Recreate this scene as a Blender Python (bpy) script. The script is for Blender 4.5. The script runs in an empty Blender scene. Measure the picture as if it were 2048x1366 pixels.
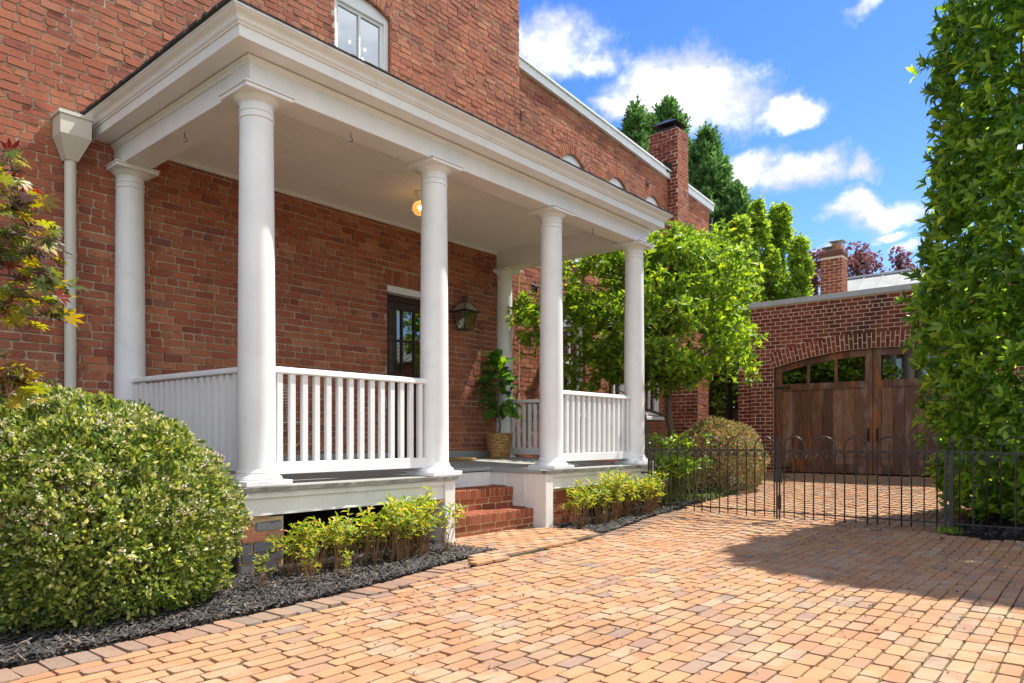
import bpy, math, random
import numpy as np
from mathutils import Vector
random.seed(7); rng = np.random.default_rng(7)
PI = math.pi
sc = bpy.context.scene
COL = sc.collection

# ------------------------------------------------------------------ camera frame (world: x along the facade, y towards the house)
TH = math.radians(40.45)
F = (math.cos(TH), math.sin(TH)); R = (math.sin(TH), -math.cos(TH))
FOC, HX, HY = 1429.0, 1024.0, 873.0

def direction(px, py):
    r = (px - HX) / FOC; u = (HY - py) / FOC
    return Vector((F[0] + r * R[0], F[1] + r * R[1], u))

# ------------------------------------------------------------------ object helpers
def wloc(o):
    v = Vector((0, 0, 0))
    while o is not None:
        v += o.location; o = o.parent
    return v

def thing(name, label, cat, loc=(0, 0, 0), group=None):
    o = bpy.data.objects.new(name, None); COL.objects.link(o)
    o.location = loc; o.empty_display_size = .2
    tag(o, label, cat, group); return o

def tag(o, label, cat, group=None, kind=None):
    if label: o['label'] = label
    if cat: o['category'] = cat
    if group: o['group'] = group
    if kind: o['kind'] = kind
    return o

def link(name, me, mat, parent=None, loc=None, smooth=False, label=None):
    """mesh is in world coordinates, unless loc is given (then it is local to loc)"""
    if mat is not None:
        if isinstance(mat, (list, tuple)):
            for m in mat: me.materials.append(m)
        else: me.materials.append(mat)
    if smooth is True:
        me.polygons.foreach_set('use_smooth', [True] * len(me.polygons))
    elif smooth:
        me.polygons.foreach_set('use_smooth', [True] * len(me.polygons))
        try: me.set_sharp_from_angle(angle=math.radians(smooth))
        except Exception: pass
    o = bpy.data.objects.new(name, me); COL.objects.link(o)
    pw = wloc(parent) if parent is not None else Vector((0, 0, 0))
    if parent is not None: o.parent = parent
    if loc is None:
        if parent is not None:
            n = len(me.vertices); a = np.empty(n * 3, np.float32)
            me.vertices.foreach_get('co', a); a = a.reshape(-1, 3) - np.array(pw, np.float32)
            me.vertices.foreach_set('co', a.ravel())
    else:
        o.location = Vector(loc) - pw
    if label: o['label'] = label
    return o

def copy_tree(o, parent=None):
    c = o.copy(); COL.objects.link(c)
    if parent is not None: c.parent = parent
    for ch in [k for k in bpy.data.objects if k.parent == o]:
        copy_tree(ch, c)
    return c

class MB:
    def __init__(s): s.v = []; s.f = []; s.mi = []; s.cur = 0
    def add(s, vs, fs):
        n = len(s.v); s.v += [tuple(p) for p in vs]
        for f in fs: s.f.append(tuple(i + n for i in f)); s.mi.append(s.cur)
        return s
    def box(s, x0, x1, y0, y1, z0, z1, bev=0.0):
        if x1 < x0: x0, x1 = x1, x0
        if y1 < y0: y0, y1 = y1, y0
        if z1 < z0: z0, z1 = z1, z0
        if bev <= 0 or min(x1 - x0, y1 - y0, z1 - z0) < 2.2 * bev:
            vs = [(x, y, z) for z in (z0, z1) for y in (y0, y1) for x in (x0, x1)]
            return s.add(vs, [(0, 2, 3, 1), (4, 5, 7, 6), (0, 1, 5, 4), (2, 6, 7, 3), (0, 4, 6, 2), (1, 3, 7, 5)])
        b = bev; X = (x0, x1); Y = (y0, y1); Z = (z0, z1); vs = []; idx = {}
        for i in (0, 1):
            for j in (0, 1):
                for k in (0, 1):
                    sx = 1 if i == 0 else -1; sy = 1 if j == 0 else -1; sz = 1 if k == 0 else -1
                    for a in range(3):
                        p = [X[i] + sx * b, Y[j] + sy * b, Z[k] + sz * b]; p[a] = (X[i], Y[j], Z[k])[a]
                        idx[(i, j, k, a)] = len(vs); vs.append(tuple(p))
        fs = []
        def q(*c): fs.append(tuple(idx[t] for t in c))
        for i in (0, 1):
            t = [(i, 0, 0, 0), (i, 1, 0, 0), (i, 1, 1, 0), (i, 0, 1, 0)]; q(*(t if i else t[::-1]))
            t = [(0, i, 0, 1), (1, i, 0, 1), (1, i, 1, 1), (0, i, 1, 1)]; q(*(t[::-1] if i else t))
            t = [(0, 0, i, 2), (1, 0, i, 2), (1, 1, i, 2), (0, 1, i, 2)]; q(*(t if i else t[::-1]))
        for i in (0, 1):
            for j in (0, 1):
                q((i, j, 0, 0), (i, j, 1, 0), (i, j, 1, 1), (i, j, 0, 1))
                q((i, 0, j, 0), (i, 1, j, 0), (i, 1, j, 2), (i, 0, j, 2))
                q((0, i, j, 1), (1, i, j, 1), (1, i, j, 2), (0, i, j, 2))
        for i in (0, 1):
            for j in (0, 1):
                for k in (0, 1): q((i, j, k, 0), (i, j, k, 1), (i, j, k, 2))
        return s.add(vs, fs)
    def lathe(s, prof, cx, cy, n=24, a0=0, a1=2 * PI, sx=1, sy=1):
        full = abs(a1 - a0 - 2 * PI) < 1e-6; m = n if full else n + 1; vs = []; fs = []
        for r, z in prof:
            for k in range(m):
                a = a0 + (a1 - a0) * k / n
                vs.append((cx + r * sx * math.cos(a), cy + r * sy * math.sin(a), z))
        for i in range(len(prof) - 1):
            for k in range(n):
                k2 = (k + 1) % m if full else k + 1
                fs.append((i * m + k, i * m + k2, (i + 1) * m + k2, (i + 1) * m + k))
        return s.add(vs, fs)
    def tube(s, pts, r, n=6, cap=True):
        pts = [Vector(p) for p in pts]; rs = r if isinstance(r, (list, tuple)) else [r] * len(pts)
        vs = []; fs = []; up = None
        for i, p in enumerate(pts):
            t = (pts[min(i + 1, len(pts) - 1)] - pts[max(i - 1, 0)])
            t = t.normalized() if t.length > 1e-9 else Vector((0, 0, 1))
            if up is None:
                up = Vector((0, 0, 1)) if abs(t.z) < .9 else Vector((1, 0, 0))
            a = t.cross(up)
            if a.length < 1e-6: a = t.cross(Vector((0, 1, 0)))
            a.normalize(); b = a.cross(t).normalized(); up = b
            for k in range(n):
                w = 2 * PI * k / n
                q = p + (a * math.cos(w) + b * math.sin(w)) * rs[i]; vs.append((q.x, q.y, q.z))
        for i in range(len(pts) - 1):
            for k in range(n):
                fs.append((i * n + k, i * n + (k + 1) % n, (i + 1) * n + (k + 1) % n, (i + 1) * n + k))
        if cap:
            fs.append(tuple(range(n))[::-1]); fs.append(tuple((len(pts) - 1) * n + k for k in range(n)))
        return s.add(vs, fs)
    def prism(s, poly, fn0, fn1):
        """poly: list of 2d points; fn0/fn1 map (a,b) to the two end positions"""
        n = len(poly); vs = [fn0(*p) for p in poly] + [fn1(*p) for p in poly]
        fs = [tuple(range(n))[::-1], tuple(range(n, 2 * n))]
        fs += [(k, (k + 1) % n, n + (k + 1) % n, n + k) for k in range(n)]
        return s.add(vs, fs)
    def sphere(s, c, r, nu=12, nv=8, sz=1):
        prof = [(r * math.sin(PI * i / nv) + 1e-5, c[2] - r * sz * math.cos(PI * i / nv)) for i in range(nv + 1)]
        return s.lathe(prof, c[0], c[1], nu)
    def mesh(s, name):
        me = bpy.data.meshes.new(name); me.from_pydata(s.v, [], s.f)
        if any(s.mi): me.polygons.foreach_set('material_index', s.mi)
        me.update(); return me
    def build(s, name, mat, parent=None, loc=None, smooth=False, label=None):
        return link(name, s.mesh(name), mat, parent, loc, smooth, label)

def np_mesh(name, V, T):
    """V (n,3), T (m,k) uniform faces"""
    me = bpy.data.meshes.new(name); k = T.shape[1]
    me.vertices.add(len(V)); me.vertices.foreach_set('co', np.ascontiguousarray(V, np.float32).ravel())
    me.loops.add(T.size); me.loops.foreach_set('vertex_index', np.ascontiguousarray(T, np.int32).ravel())
    me.polygons.add(len(T)); me.polygons.foreach_set('loop_start', np.arange(0, T.size, k, dtype=np.int32))
    me.polygons.foreach_set('loop_total', np.full(len(T), k, np.int32))
    me.update(calc_edges=True); return me

# ------------------------------------------------------------------ materials
class N:
    """tiny node-graph helper"""
    def __init__(s, tree): s.t = tree; s.n = tree.nodes; s.l = tree.links
    def new(s, kind, **kw):
        n = s.n.new(kind)
        for k, v in kw.items():
            if hasattr(n, k) and not k.startswith('i_'): setattr(n, k, v)
        return n
    def put(s, sock, v):
        if hasattr(v, 'is_output') or isinstance(v, bpy.types.NodeSocket): s.l.new(v, sock)
        else:
            if isinstance(v, (tuple, list)) and len(v) == 3 and sock.type == 'RGBA': v = (*v, 1)
            sock.default_value = v
    def math(s, op, a, b=0.0, c=0.0, clamp=False):
        n = s.n.new('ShaderNodeMath'); n.operation = op; n.use_clamp = clamp
        s.put(n.inputs[0], a); s.put(n.inputs[1], b); s.put(n.inputs[2], c); return n.outputs[0]
    def mix(s, fac, a, b, blend='MIX'):
        n = s.n.new('ShaderNodeMix'); n.data_type = 'RGBA'; n.blend_type = blend; n.clamp_factor = True
        s.put(n.inputs[0], fac); s.put(n.inputs[6], a); s.put(n.inputs[7], b); return n.outputs[2]
    def noise(s, vec, scale, detail=4, rough=.55, dist=0):
        n = s.n.new('ShaderNodeTexNoise'); n.inputs['Scale'].default_value = scale
        n.inputs['Detail'].default_value = detail; n.inputs['Roughness'].default_value = rough
        n.inputs['Distortion'].default_value = dist
        if vec is not None: s.l.new(vec, n.inputs['Vector'])
        return n.outputs['Fac']
    def ramp(s, fac, stops, interp='LINEAR'):
        n = s.n.new('ShaderNodeValToRGB'); n.color_ramp.interpolation = interp; el = n.color_ramp.elements
        while len(el) > 1: el.remove(el[-1])
        el[0].position = stops[0][0]; c = stops[0][1]; el[0].color = (*c, 1) if len(c) == 3 else c
        for p, c in stops[1:]:
            e = el.new(p); e.color = (*c, 1) if len(c) == 3 else c
        s.put(n.inputs[0], fac); return n.outputs[0]
    def smooth(s, v, a, b):
        n = s.n.new('ShaderNodeMapRange'); n.interpolation_type = 'SMOOTHSTEP'
        s.put(n.inputs[0], v); n.inputs[1].default_value = a; n.inputs[2].default_value = b
        return n.outputs[0]
    def bump(s, h, strength=.3, dist=.01):
        n = s.n.new('ShaderNodeBump'); n.inputs['Strength'].default_value = strength
        n.inputs['Distance'].default_value = dist; s.l.new(h, n.inputs['Height']); return n.outputs[0]
    def mapping(s, vec, scale=(1, 1, 1), rot=(0, 0, 0), loc=(0, 0, 0)):
        n = s.n.new('ShaderNodeMapping'); s.l.new(vec, n.inputs[0])
        n.inputs['Scale'].default_value = scale; n.inputs['Rotation'].default_value = rot; n.inputs['Location'].default_value = loc
        return n.outputs[0]

def newmat(name):
    m = bpy.data.materials.new(name); m.use_nodes = True
    g = N(m.node_tree); b = m.node_tree.nodes['Principled BSDF']
    pos = g.new('ShaderNodeNewGeometry'); return m, g, b, pos

def paint(name, col, rough=.5, var=.08, bump=.08, bscale=40, dirt=0.0, spec=.4, metal=0, aniso=None):
    m, g, b, geo = newmat(name); P = geo.outputs['Position']
    v = g.mapping(P, aniso) if aniso else P
    n1 = g.noise(v, 3.0, 4); n2 = g.noise(v, bscale, 3)
    c = g.mix(g.smooth(n1, .3, .75), tuple(x * (1 - var) for x in col), tuple(min(1, x * (1 + var * .6)) for x in col))
    if dirt:
        c = g.mix(g.math('MULTIPLY', g.smooth(g.noise(P, 9, 6, .7), .52, .78), dirt), c, tuple(x * .45 for x in col))
    g.l.new(c, b.inputs['Base Color']); b.inputs['Roughness'].default_value = rough
    b.inputs['Metallic'].default_value = metal; b.inputs['Specular IOR Level'].default_value = spec
    if bump: g.l.new(g.bump(n2, bump, .004), b.inputs['Normal'])
    return m

def brickmat(name, stops, fleck=.3, stain=.35, bump=.7, rough=.85, pale=(.55, .42, .33), stainc=(.07, .035, .028), wstain=None):
    m, g, b, geo = newmat(name); P = geo.outputs['Position']; rnd = geo.outputs['Random Per Island']
    c = g.ramp(rnd, stops)
    n1 = g.noise(P, 14, 5, .65); n2 = g.noise(P, 55, 4, .7); n3 = g.noise(P, 1.1, 3); nf = g.noise(P, 150, 2, .6)
    c = g.mix(g.math('MULTIPLY', g.smooth(n1, .5, .72), stain), c, stainc)
    c = g.mix(g.math('MULTIPLY', g.smooth(n2, .60, .74), fleck), c, pale)
    c = g.mix(.35, c, g.ramp(n2, [(.25, (.35, .35, .35)), (.75, (1.0, 1.0, 1.0))]), 'MULTIPLY')
    c = g.mix(g.smooth(n3, .35, .7), c, g.mix(.25, c, (.16, .05, .035)))
    if wstain: c = g.mix(g.math('MULTIPLY', g.smooth(g.noise(g.mapping(P, (1, 1, .35)), wstain[0], 5, .6), .5, .68), wstain[1]), c, (.05, .03, .028))
    g.l.new(c, b.inputs['Base Color']); b.inputs['Roughness'].default_value = rough; b.inputs['Specular IOR Level'].default_value = .2
    h = g.math('ADD', g.math('MULTIPLY', n2, .7), g.math('MULTIPLY', nf, .4))
    h = g.math('SUBTRACT', h, g.math('MULTIPLY', g.smooth(g.noise(P, 38, 2), .66, .72), .8))
    g.l.new(g.bump(h, bump, .006), b.inputs['Normal']); return m

def mortarmat(name, col, var=.25):
    m, g, b, geo = newmat(name); P = geo.outputs['Position']
    n = g.noise(P, 6, 6, .7); n2 = g.noise(P, 120, 3, .6)
    c = g.mix(g.smooth(n, .3, .75), tuple(x * (1 - var) for x in col), col)
    c = g.mix(g.math('MULTIPLY', g.smooth(n2, .5, .8), .4), c, tuple(x * .5 for x in col))
    g.l.new(c, b.inputs['Base Color']); b.inputs['Roughness'].default_value = .95; b.inputs['Specular IOR Level'].default_value = .1
    g.l.new(g.bump(n2, .6, .004), b.inputs['Normal']); return m

def leafmat(name, stops, trans=.35, rough=.45, spec=.4, flower=None, bump=True):
    m, g, b, geo = newmat(name); rnd = geo.outputs['Random Per Island']; P = geo.outputs['Position']
    c = g.ramp(rnd, stops)
    c = g.mix(.5, c, g.ramp(g.noise(P, 1.6, 3), [(.3, (.6, .62, .6)), (.7, (1, 1, 1))]), 'MULTIPLY')
    g.l.new(c, b.inputs['Base Color']); b.inputs['Roughness'].default_value = rough
    b.inputs['Specular IOR Level'].default_value = spec
    tr = g.new('ShaderNodeBsdfTranslucent')
    hs = g.new('ShaderNodeHueSaturation'); g.l.new(c, hs.inputs['Color']); hs.inputs['Value'].default_value = 1.7
    hs.inputs['Hue'].default_value = .485; hs.inputs['Saturation'].default_value = 1.1
    g.l.new(hs.outputs[0], tr.inputs['Color'])
    mx = g.new('ShaderNodeMixShader'); mx.inputs[0].default_value = trans
    g.l.new(b.outputs[0], mx.inputs[1]); g.l.new(tr.outputs[0], mx.inputs[2])
    g.l.new(mx.outputs[0], m.node_tree.nodes['Material Output'].inputs['Surface']); return m

def glassmat(name, tint=(.9, .95, 1), refl=.35, rough=.01, trans=.6):
    m, g, b, geo = newmat(name)
    gl = g.new('ShaderNodeBsdfGlossy'); gl.inputs['Roughness'].default_value = rough; gl.inputs['Color'].default_value = (*tint, 1)
    tr = g.new('ShaderNodeBsdfTransparent'); tr.inputs['Color'].default_value = (*[trans * t for t in tint], 1)
    lw = g.new('ShaderNodeLayerWeight'); lw.inputs['Blend'].default_value = .35
    f = g.math('ADD', g.math('MULTIPLY', lw.outputs['Facing'], .6), refl, clamp=True)
    mx = g.new('ShaderNodeMixShader'); g.l.new(f, mx.inputs[0]); g.l.new(tr.outputs[0], mx.inputs[1]); g.l.new(gl.outputs[0], mx.inputs[2])
    g.l.new(mx.outputs[0], m.node_tree.nodes['Material Output'].inputs['Surface']); return m

def emit(name, col, s):
    m, g, b, geo = newmat(name)
    b.inputs['Base Color'].default_value = (*col, 1); b.inputs['Emission Color'].default_value = (*col, 1); b.inputs['Emission Strength'].default_value = s
    return m

OLD = [(0, (.29, .095, .07)), (.12, (.39, .12, .07)), (.3, (.49, .168, .092)), (.5, (.40, .125, .07)), (.68, (.52, .20, .105)), (.82, (.35, .112, .075)), (.92, (.55, .24, .13)), (1, (.26, .10, .085))]
M = {}
M['brick'] = brickmat('old_red_brick', OLD, fleck=.32, stain=.42, bump=1.0, wstain=(.9, .32))
M['mortar'] = mortarmat('old_mortar', (.50, .39, .28))
M['brick2'] = brickmat('garage_and_shaded_face_brick', [(0, (.19, .042, .034)), (.4, (.26, .060, .045)), (.8, (.31, .080, .055)), (1, (.34, .11, .07))], fleck=.12, stain=.3, bump=.45, wstain=(1.6, .75))
M['mortar2'] = mortarmat('garage_mortar', (.80, .66, .47), .10)
M['stepbrick'] = brickmat('step_brick', [(0, (.22, .06, .035)), (.5, (.29, .085, .045)), (1, (.35, .12, .06))], fleck=.15, stain=.25, bump=.5, stainc=(.1, .05, .03))
M['stepmortar'] = mortarmat('step_mortar', (.58, .42, .23), .15)
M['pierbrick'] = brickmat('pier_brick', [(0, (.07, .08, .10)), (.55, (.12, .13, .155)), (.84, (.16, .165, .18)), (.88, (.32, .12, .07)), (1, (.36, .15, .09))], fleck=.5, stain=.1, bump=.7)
m, g, b, geo = newmat('paver_brick'); P = geo.outputs['Position']; rnd = geo.outputs['Random Per Island']
c = g.ramp(rnd, [(0, (.20, .14, .115)), (.06, (.29, .165, .11)), (.3, (.355, .195, .098)), (.5, (.32, .16, .082)), (.7, (.385, .22, .108)), (.88, (.31, .145, .080)), (.95, (.38, .25, .165)), (1, (.19, .14, .12))])
n1 = g.noise(P, .9, 5, .6); n2 = g.noise(P, 60, 4, .65); n3 = g.noise(P, 2.6, 6, .65); n4 = g.noise(P, 16, 4, .6)
c = g.mix(g.math('MULTIPLY', g.smooth(n3, .49, .64), .7), c, (.35, .27, .18))
c = g.mix(g.math('MULTIPLY', g.smooth(g.noise(g.mapping(P, loc=(7, 3, 1)), 2.1, 6, .7), .55, .68), .6), c, (.17, .13, .105))
c = g.mix(g.math('MULTIPLY', g.smooth(n4, .50, .75), .35), c, (.30, .15, .09))
c = g.mix(g.math('MULTIPLY', g.smooth(n2, .58, .75), .22), c, (.56, .41, .29))
c = g.mix(g.smooth(n1, .35, .65), c, g.mix(.2, c, (.50, .30, .16)))
g.l.new(c, b.inputs['Base Color']); b.inputs['Roughness'].default_value = .85; b.inputs['Specular IOR Level'].default_value = .2
g.l.new(g.bump(g.math('ADD', n2, g.math('MULTIPLY', n4, .8)), .55, .006), b.inputs['Normal']); M['paver'] = m
M['border'] = brickmat('weathered_border_brick', [(0, (.22, .17, .13)), (.4, (.30, .20, .14)), (.75, (.36, .22, .14)), (1, (.26, .20, .16))], fleck=.3, stain=.3, bump=.7, pale=(.5, .42, .33), stainc=(.12, .10, .08))
M['white'] = paint('white_gloss_paint', (.78, .785, .79), .42, .05, .12, 25, .22)
M['whiteold'] = paint('weathered_white_paint', (.75, .74, .715), .55, .08, .3, 30, .35)
M['cream'] = paint('cream_painted_metal', (.60, .575, .50), .4, .05, .03)
M['beige'] = paint('beige_painted_metal', (.55, .46, .31), .45, .06, .03)
M['slate'] = paint('bluestone_edge', (.19, .18, .16), .85, .35, .8, 60, .6)
M['deck'] = paint('grey_deck_paint', (.33, .335, .31), .5, .12, .2, 50, .15, aniso=(1, 12, 1))
M['greytrim'] = paint('grey_trim_paint', (.30, .33, .34), .45, .05, .05)
M['shingle'] = paint('dark_roof_shingle', (.055, .055, .06), .9, .3, .9, 90)
M['iron'] = paint('black_wrought_iron', (.030, .026, .025), .36, .3, .3, 120, .0, .5)
M['bronze'] = paint('aged_bronze', (.055, .033, .024), .45, .3, .2, 90, 0, .5)
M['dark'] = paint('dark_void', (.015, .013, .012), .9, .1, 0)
M['plaster'] = paint('interior_plaster', (.35, .36, .37), .9, .05, 0)
M['doorwood'] = paint('dark_stained_door', (.045, .017, .012), .35, .3, .15, 60, 0, aniso=(1, 1, 8))
M['metalroof'] = paint('weathered_metal_roof', (.36, .36, .33), .5, .15, .05, 30, .15)
M['flash'] = paint('grey_metal_coping', (.50, .52, .55), .45, .15, .1, 40, .2)
M['terracotta'] = paint('terracotta', (.50, .25, .14), .8, .1, .2)
M['bark'] = paint('grey_brown_bark', (.13, .095, .065), .9, .35, .9, 60, .2, aniso=(1, 1, .25))
M['stem'] = paint('dry_brown_stem', (.24, .13, .06), .8, .35, .2)
M['greenstem'] = paint('green_stem', (.16, .2, .05), .6, .3, .1)
M['glass'] = glassmat('window_glass', (.85, .93, 1), .30, .01, .75)
M['doorglass'] = glassmat('door_glass', (.8, .85, .8), .12, .02, .35)
M['lampglass'] = glassmat('lantern_glass', (.95, .97, 1), .16, .01, .85)
M['soil'] = mortarmat('dark_soil', (.035, .027, .022), .4)
m, g, b, geo = newmat('black_mulch_chips')
g.l.new(g.ramp(geo.outputs['Random Per Island'], [(0, (.015, .013, .013)), (.5, (.036, .032, .030)), (.85, (.066, .058, .053)), (1, (.20, .15, .11))]), b.inputs['Base Color']); b.inputs['Roughness'].default_value = .8; M['mulch'] = m
M['fencewood'] = paint('grey_weathered_boards', (.15, .125, .11), .85, .35, .4, 30, .3, aniso=(6, 6, .4))
M['coir'] = paint('coir_mat', (.42, .25, .09), .95, .3, 1.0, 140)

# driveway joint sand: dark with moss
m, g, b, geo = newmat('sandy_joints'); P = geo.outputs['Position']
c = g.mix(g.smooth(g.noise(P, 40, 4), .35, .7), (.05, .036, .026), (.13, .095, .065))
c = g.mix(g.smooth(g.noise(P, 2.2, 5, .7), .50, .62), c, (.09, .12, .03))
g.l.new(c, b.inputs['Base Color']); b.inputs['Roughness'].default_value = 1; M['joint'] = m
m, g, b, geo = newmat('lawn_green'); P = geo.outputs['Position']
g.l.new(g.mix(g.noise(P, 3, 5), (.04, .06, .015), (.09, .11, .035)), b.inputs['Base Color']); b.inputs['Roughness'].default_value = 1; M['lawn'] = m
# garage door planks
m, g, b, geo = newmat('stained_cedar_planks'); P = geo.outputs['Position']
gr = g.noise(g.mapping(P, (1, 22, 1.6)), 3.0, 6, .6, .6); rnd = geo.outputs['Random Per Island']
c = g.ramp(g.math('ADD', g.math('MULTIPLY', gr, .75), g.math('MULTIPLY', rnd, .25)), [(.28, (.035, .014, .009)), (.45, (.13, .050, .026)), (.60, (.23, .10, .05)), (.75, (.36, .23, .15))])
c = g.mix(g.math('MULTIPLY', g.smooth(g.noise(g.mapping(P, (1, 3, 1)), 1.7, 5, .6), .5, .72), .6), c, (.36, .27, .21))
c = g.mix(g.math('MULTIPLY', g.smooth(g.noise(g.mapping(P, (1, 5, .8), loc=(3, 1, 7)), 1.3, 3), .60, .68), .8), c, (.42, .12, .015))
g.l.new(c, b.inputs['Base Color']); g.l.new(g.ramp(gr, [(0, (.3,) * 3), (1, (.6,) * 3)]), b.inputs['Roughness'])
g.l.new(g.bump(gr, .4, .004), b.inputs['Normal']); M['cedar'] = m
# woven basket
m, g, b, geo = newmat('woven_seagrass'); tc = g.new('ShaderNodeTexCoord')
w = g.noise(g.mapping(tc.outputs['Object'], (5, 5, 26)), 2.2, 4, .6, .5)
c = g.ramp(w, [(.3, (.10, .045, .012)), (.5, (.36, .19, .06)), (.7, (.55, .34, .13))])
g.l.new(c, b.inputs['Base Color']); b.inputs['Roughness'].default_value = .8; g.l.new(g.bump(w, 1.0, .02), b.inputs['Normal']); M['basket'] = m
# beadboard ceiling paint (cream white)
M['ceil'] = paint('beadboard_paint', (.84, .835, .82), .5, .03, .05)
# black/tan weave
m, g, b, geo = newmat('striped_rattan'); tc = g.new('ShaderNodeTexCoord'); wv = g.new('ShaderNodeTexWave')
wv.inputs['Scale'].default_value = 22; wv.bands_direction = 'Z'; g.l.new(tc.outputs['Object'], wv.inputs[0])
c = g.mix(g.smooth(wv.outputs['Fac'], .45, .55), (.02, .018, .018), (.62, .52, .40)); g.l.new(c, b.inputs['Base Color']); b.inputs['Roughness'].default_value = .5; M['weave'] = m
M['rattan'] = paint('tan_rattan', (.42, .26, .13), .45, .2, .1)

# foliage colours
M['abelia'] = leafmat('abelia_leaf', [(0, (.05, .095, .025)), (.3, (.12, .19, .035)), (.6, (.24, .32, .055)), (.85, (.42, .46, .09)), (1, (.64, .60, .22))], .38, .35, .5)
M['flower'] = leafmat('pale_flower', [(0, (.70, .62, .46)), (.5, (.78, .74, .60)), (1, (.66, .50, .32))], .3, .7)
M['laurel'] = leafmat('laurel_leaf', [(0, (.07, .15, .035)), (.4, (.15, .30, .05)), (.7, (.30, .49, .07)), (.9, (.44, .62, .08)), (1, (.55, .68, .10))], .58, .25, .5)
M['magnolia'] = leafmat('magnolia_leaf', [(0, (.09, .18, .025)), (.4, (.15, .28, .035)), (.75, (.26, .40, .045)), (1, (.45, .54, .06))], .45, .45, .3)
M['hornbeam'] = leafmat('hornbeam_leaf', [(0, (.11, .22, .035)), (.5, (.24, .38, .05)), (1, (.46, .56, .07))], .45, .6)
M['conifer'] = leafmat('cypress_spray', [(0, (.06, .14, .045)), (.5, (.11, .24, .065)), (1, (.21, .37, .10))], .25, .6)
M['plum'] = leafmat('purple_plum_leaf', [(0, (.12, .05, .055)), (.5, (.22, .10, .10)), (1, (.38, .20, .18))], .35, .5)
M['maple'] = leafmat('maple_leaf', [(0, (.20, .03, .012)), (.1, (.06, .08, .03)), (.35, (.11, .15, .03)), (.55, (.27, .30, .03)), (.7, (.42, .33, .03)), (.8, (.09, .045, .035)), (.93, (.05, .04, .035)), (1, (.36, .06, .02))], .45, .4)
M['ivy'] = leafmat('ivy_leaf', [(0, (.04, .10, .03)), (.6, (.08, .19, .045)), (1, (.14, .29, .06))], .3, .5)
M['barberry'] = leafmat('reddish_shrub_leaf', [(0, (.10, .15, .04)), (.4, (.18, .25, .06)), (.6, (.34, .32, .12)), (.78, (.50, .28, .15)), (1, (.60, .28, .18))], .3, .5)
M['peren'] = leafmat('perennial_leaf', [(0, (.12, .22, .03)), (.35, (.24, .36, .045)), (.65, (.42, .48, .055)), (.9, (.58, .50, .07)), (1, (.36, .16, .06))], .4, .5)
M['hosta'] = leafmat('bright_green_leaf', [(0, (.12, .23, .03)), (.5, (.23, .37, .04)), (1, (.38, .50, .08))], .4, .4)
M['fig'] = leafmat('fiddle_leaf', [(0, (.05, .13, .03)), (.6, (.10, .24, .04)), (.85, (.18, .38, .05)), (1, (.34, .55, .05))], .4, .3, .5)

# ------------------------------------------------------------------ brickwork
def bpoly(V, Fc, corners, nrm, depth, jit, cut, tl=.0009):
    """one brick face: corners (4 Vectors ccw), raised by depth along nrm, with rounded corners"""
    c = sum(corners, Vector((0, 0, 0))) / 4
    front = []; back = []
    for i in range(4):
        p = corners[i]; a = corners[i - 1]; d = corners[(i + 1) % 4]
        for q in (a, d):
            e = (q - p); L = e.length
            cc = cut * random.uniform(.5, 1.7)
            w = p + e * min(.35, cc / max(L, 1e-4))
            back.append(w)
            inn = (c - w).normalized() * .003
            front.append(w + inn)
    tilt = [random.gauss(0, min(depth * .18, tl)) for _ in range(2)]
    n = len(V); ax = (corners[1] - corners[0]).normalized()
    hl = max((corners[1] - corners[0]).length / 2, 1e-4)
    for w in back: V.append(w - nrm * .004)
    for w in front:
        t = (w - c).dot(ax) / hl
        j = Vector((random.gauss(0, jit), random.gauss(0, jit), random.gauss(0, jit)))
        j -= nrm * j.dot(nrm)
        V.append(w + j + nrm * (depth * 1.0 + tilt[0] + tilt[1] * t))
    Fc.append(tuple(n + 8 + k for k in range(8)))
    for k in range(8): Fc.append((n + k, n + (k + 1) % 8, n + 8 + (k + 1) % 8, n + 8 + k))

def arc(h, s):
    """inner arch height of hole h at s"""
    if h.get('rise', 0) <= 0: return h['zs']
    hw = (h['s1'] - h['s0']) / 2; m_ = (h['s0'] + h['s1']) / 2; Rr = (hw * hw + h['rise'] ** 2) / (2 * h['rise'])
    zc = h['zs'] + h['rise'] - Rr
    return zc + math.sqrt(max(Rr * Rr - (s - m_) ** 2, 0))

def blocked(h, z):
    hw = (h['s1'] - h['s0']) / 2; m_ = (h['s0'] + h['s1']) / 2; th = h.get('th', 0)
    if z < h['z0']: return None
    if z < h['zs']: return (h['s0'], h['s1'])
    if h.get('rise', 0) <= 0:
        return (h['s0'] - .03, h['s1'] + .03) if z < h['zs'] + th else None
    Rr = (hw * hw + h['rise'] ** 2) / (2 * h['rise']); zc = h['zs'] + h['rise'] - Rr
    q = (Rr + th - .022) ** 2 - (z - zc) ** 2
    if q <= 0: return None
    half = min(math.sqrt(q), (z - zc) * hw / (h['zs'] - zc)); return (m_ - half, m_ + half)

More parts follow.
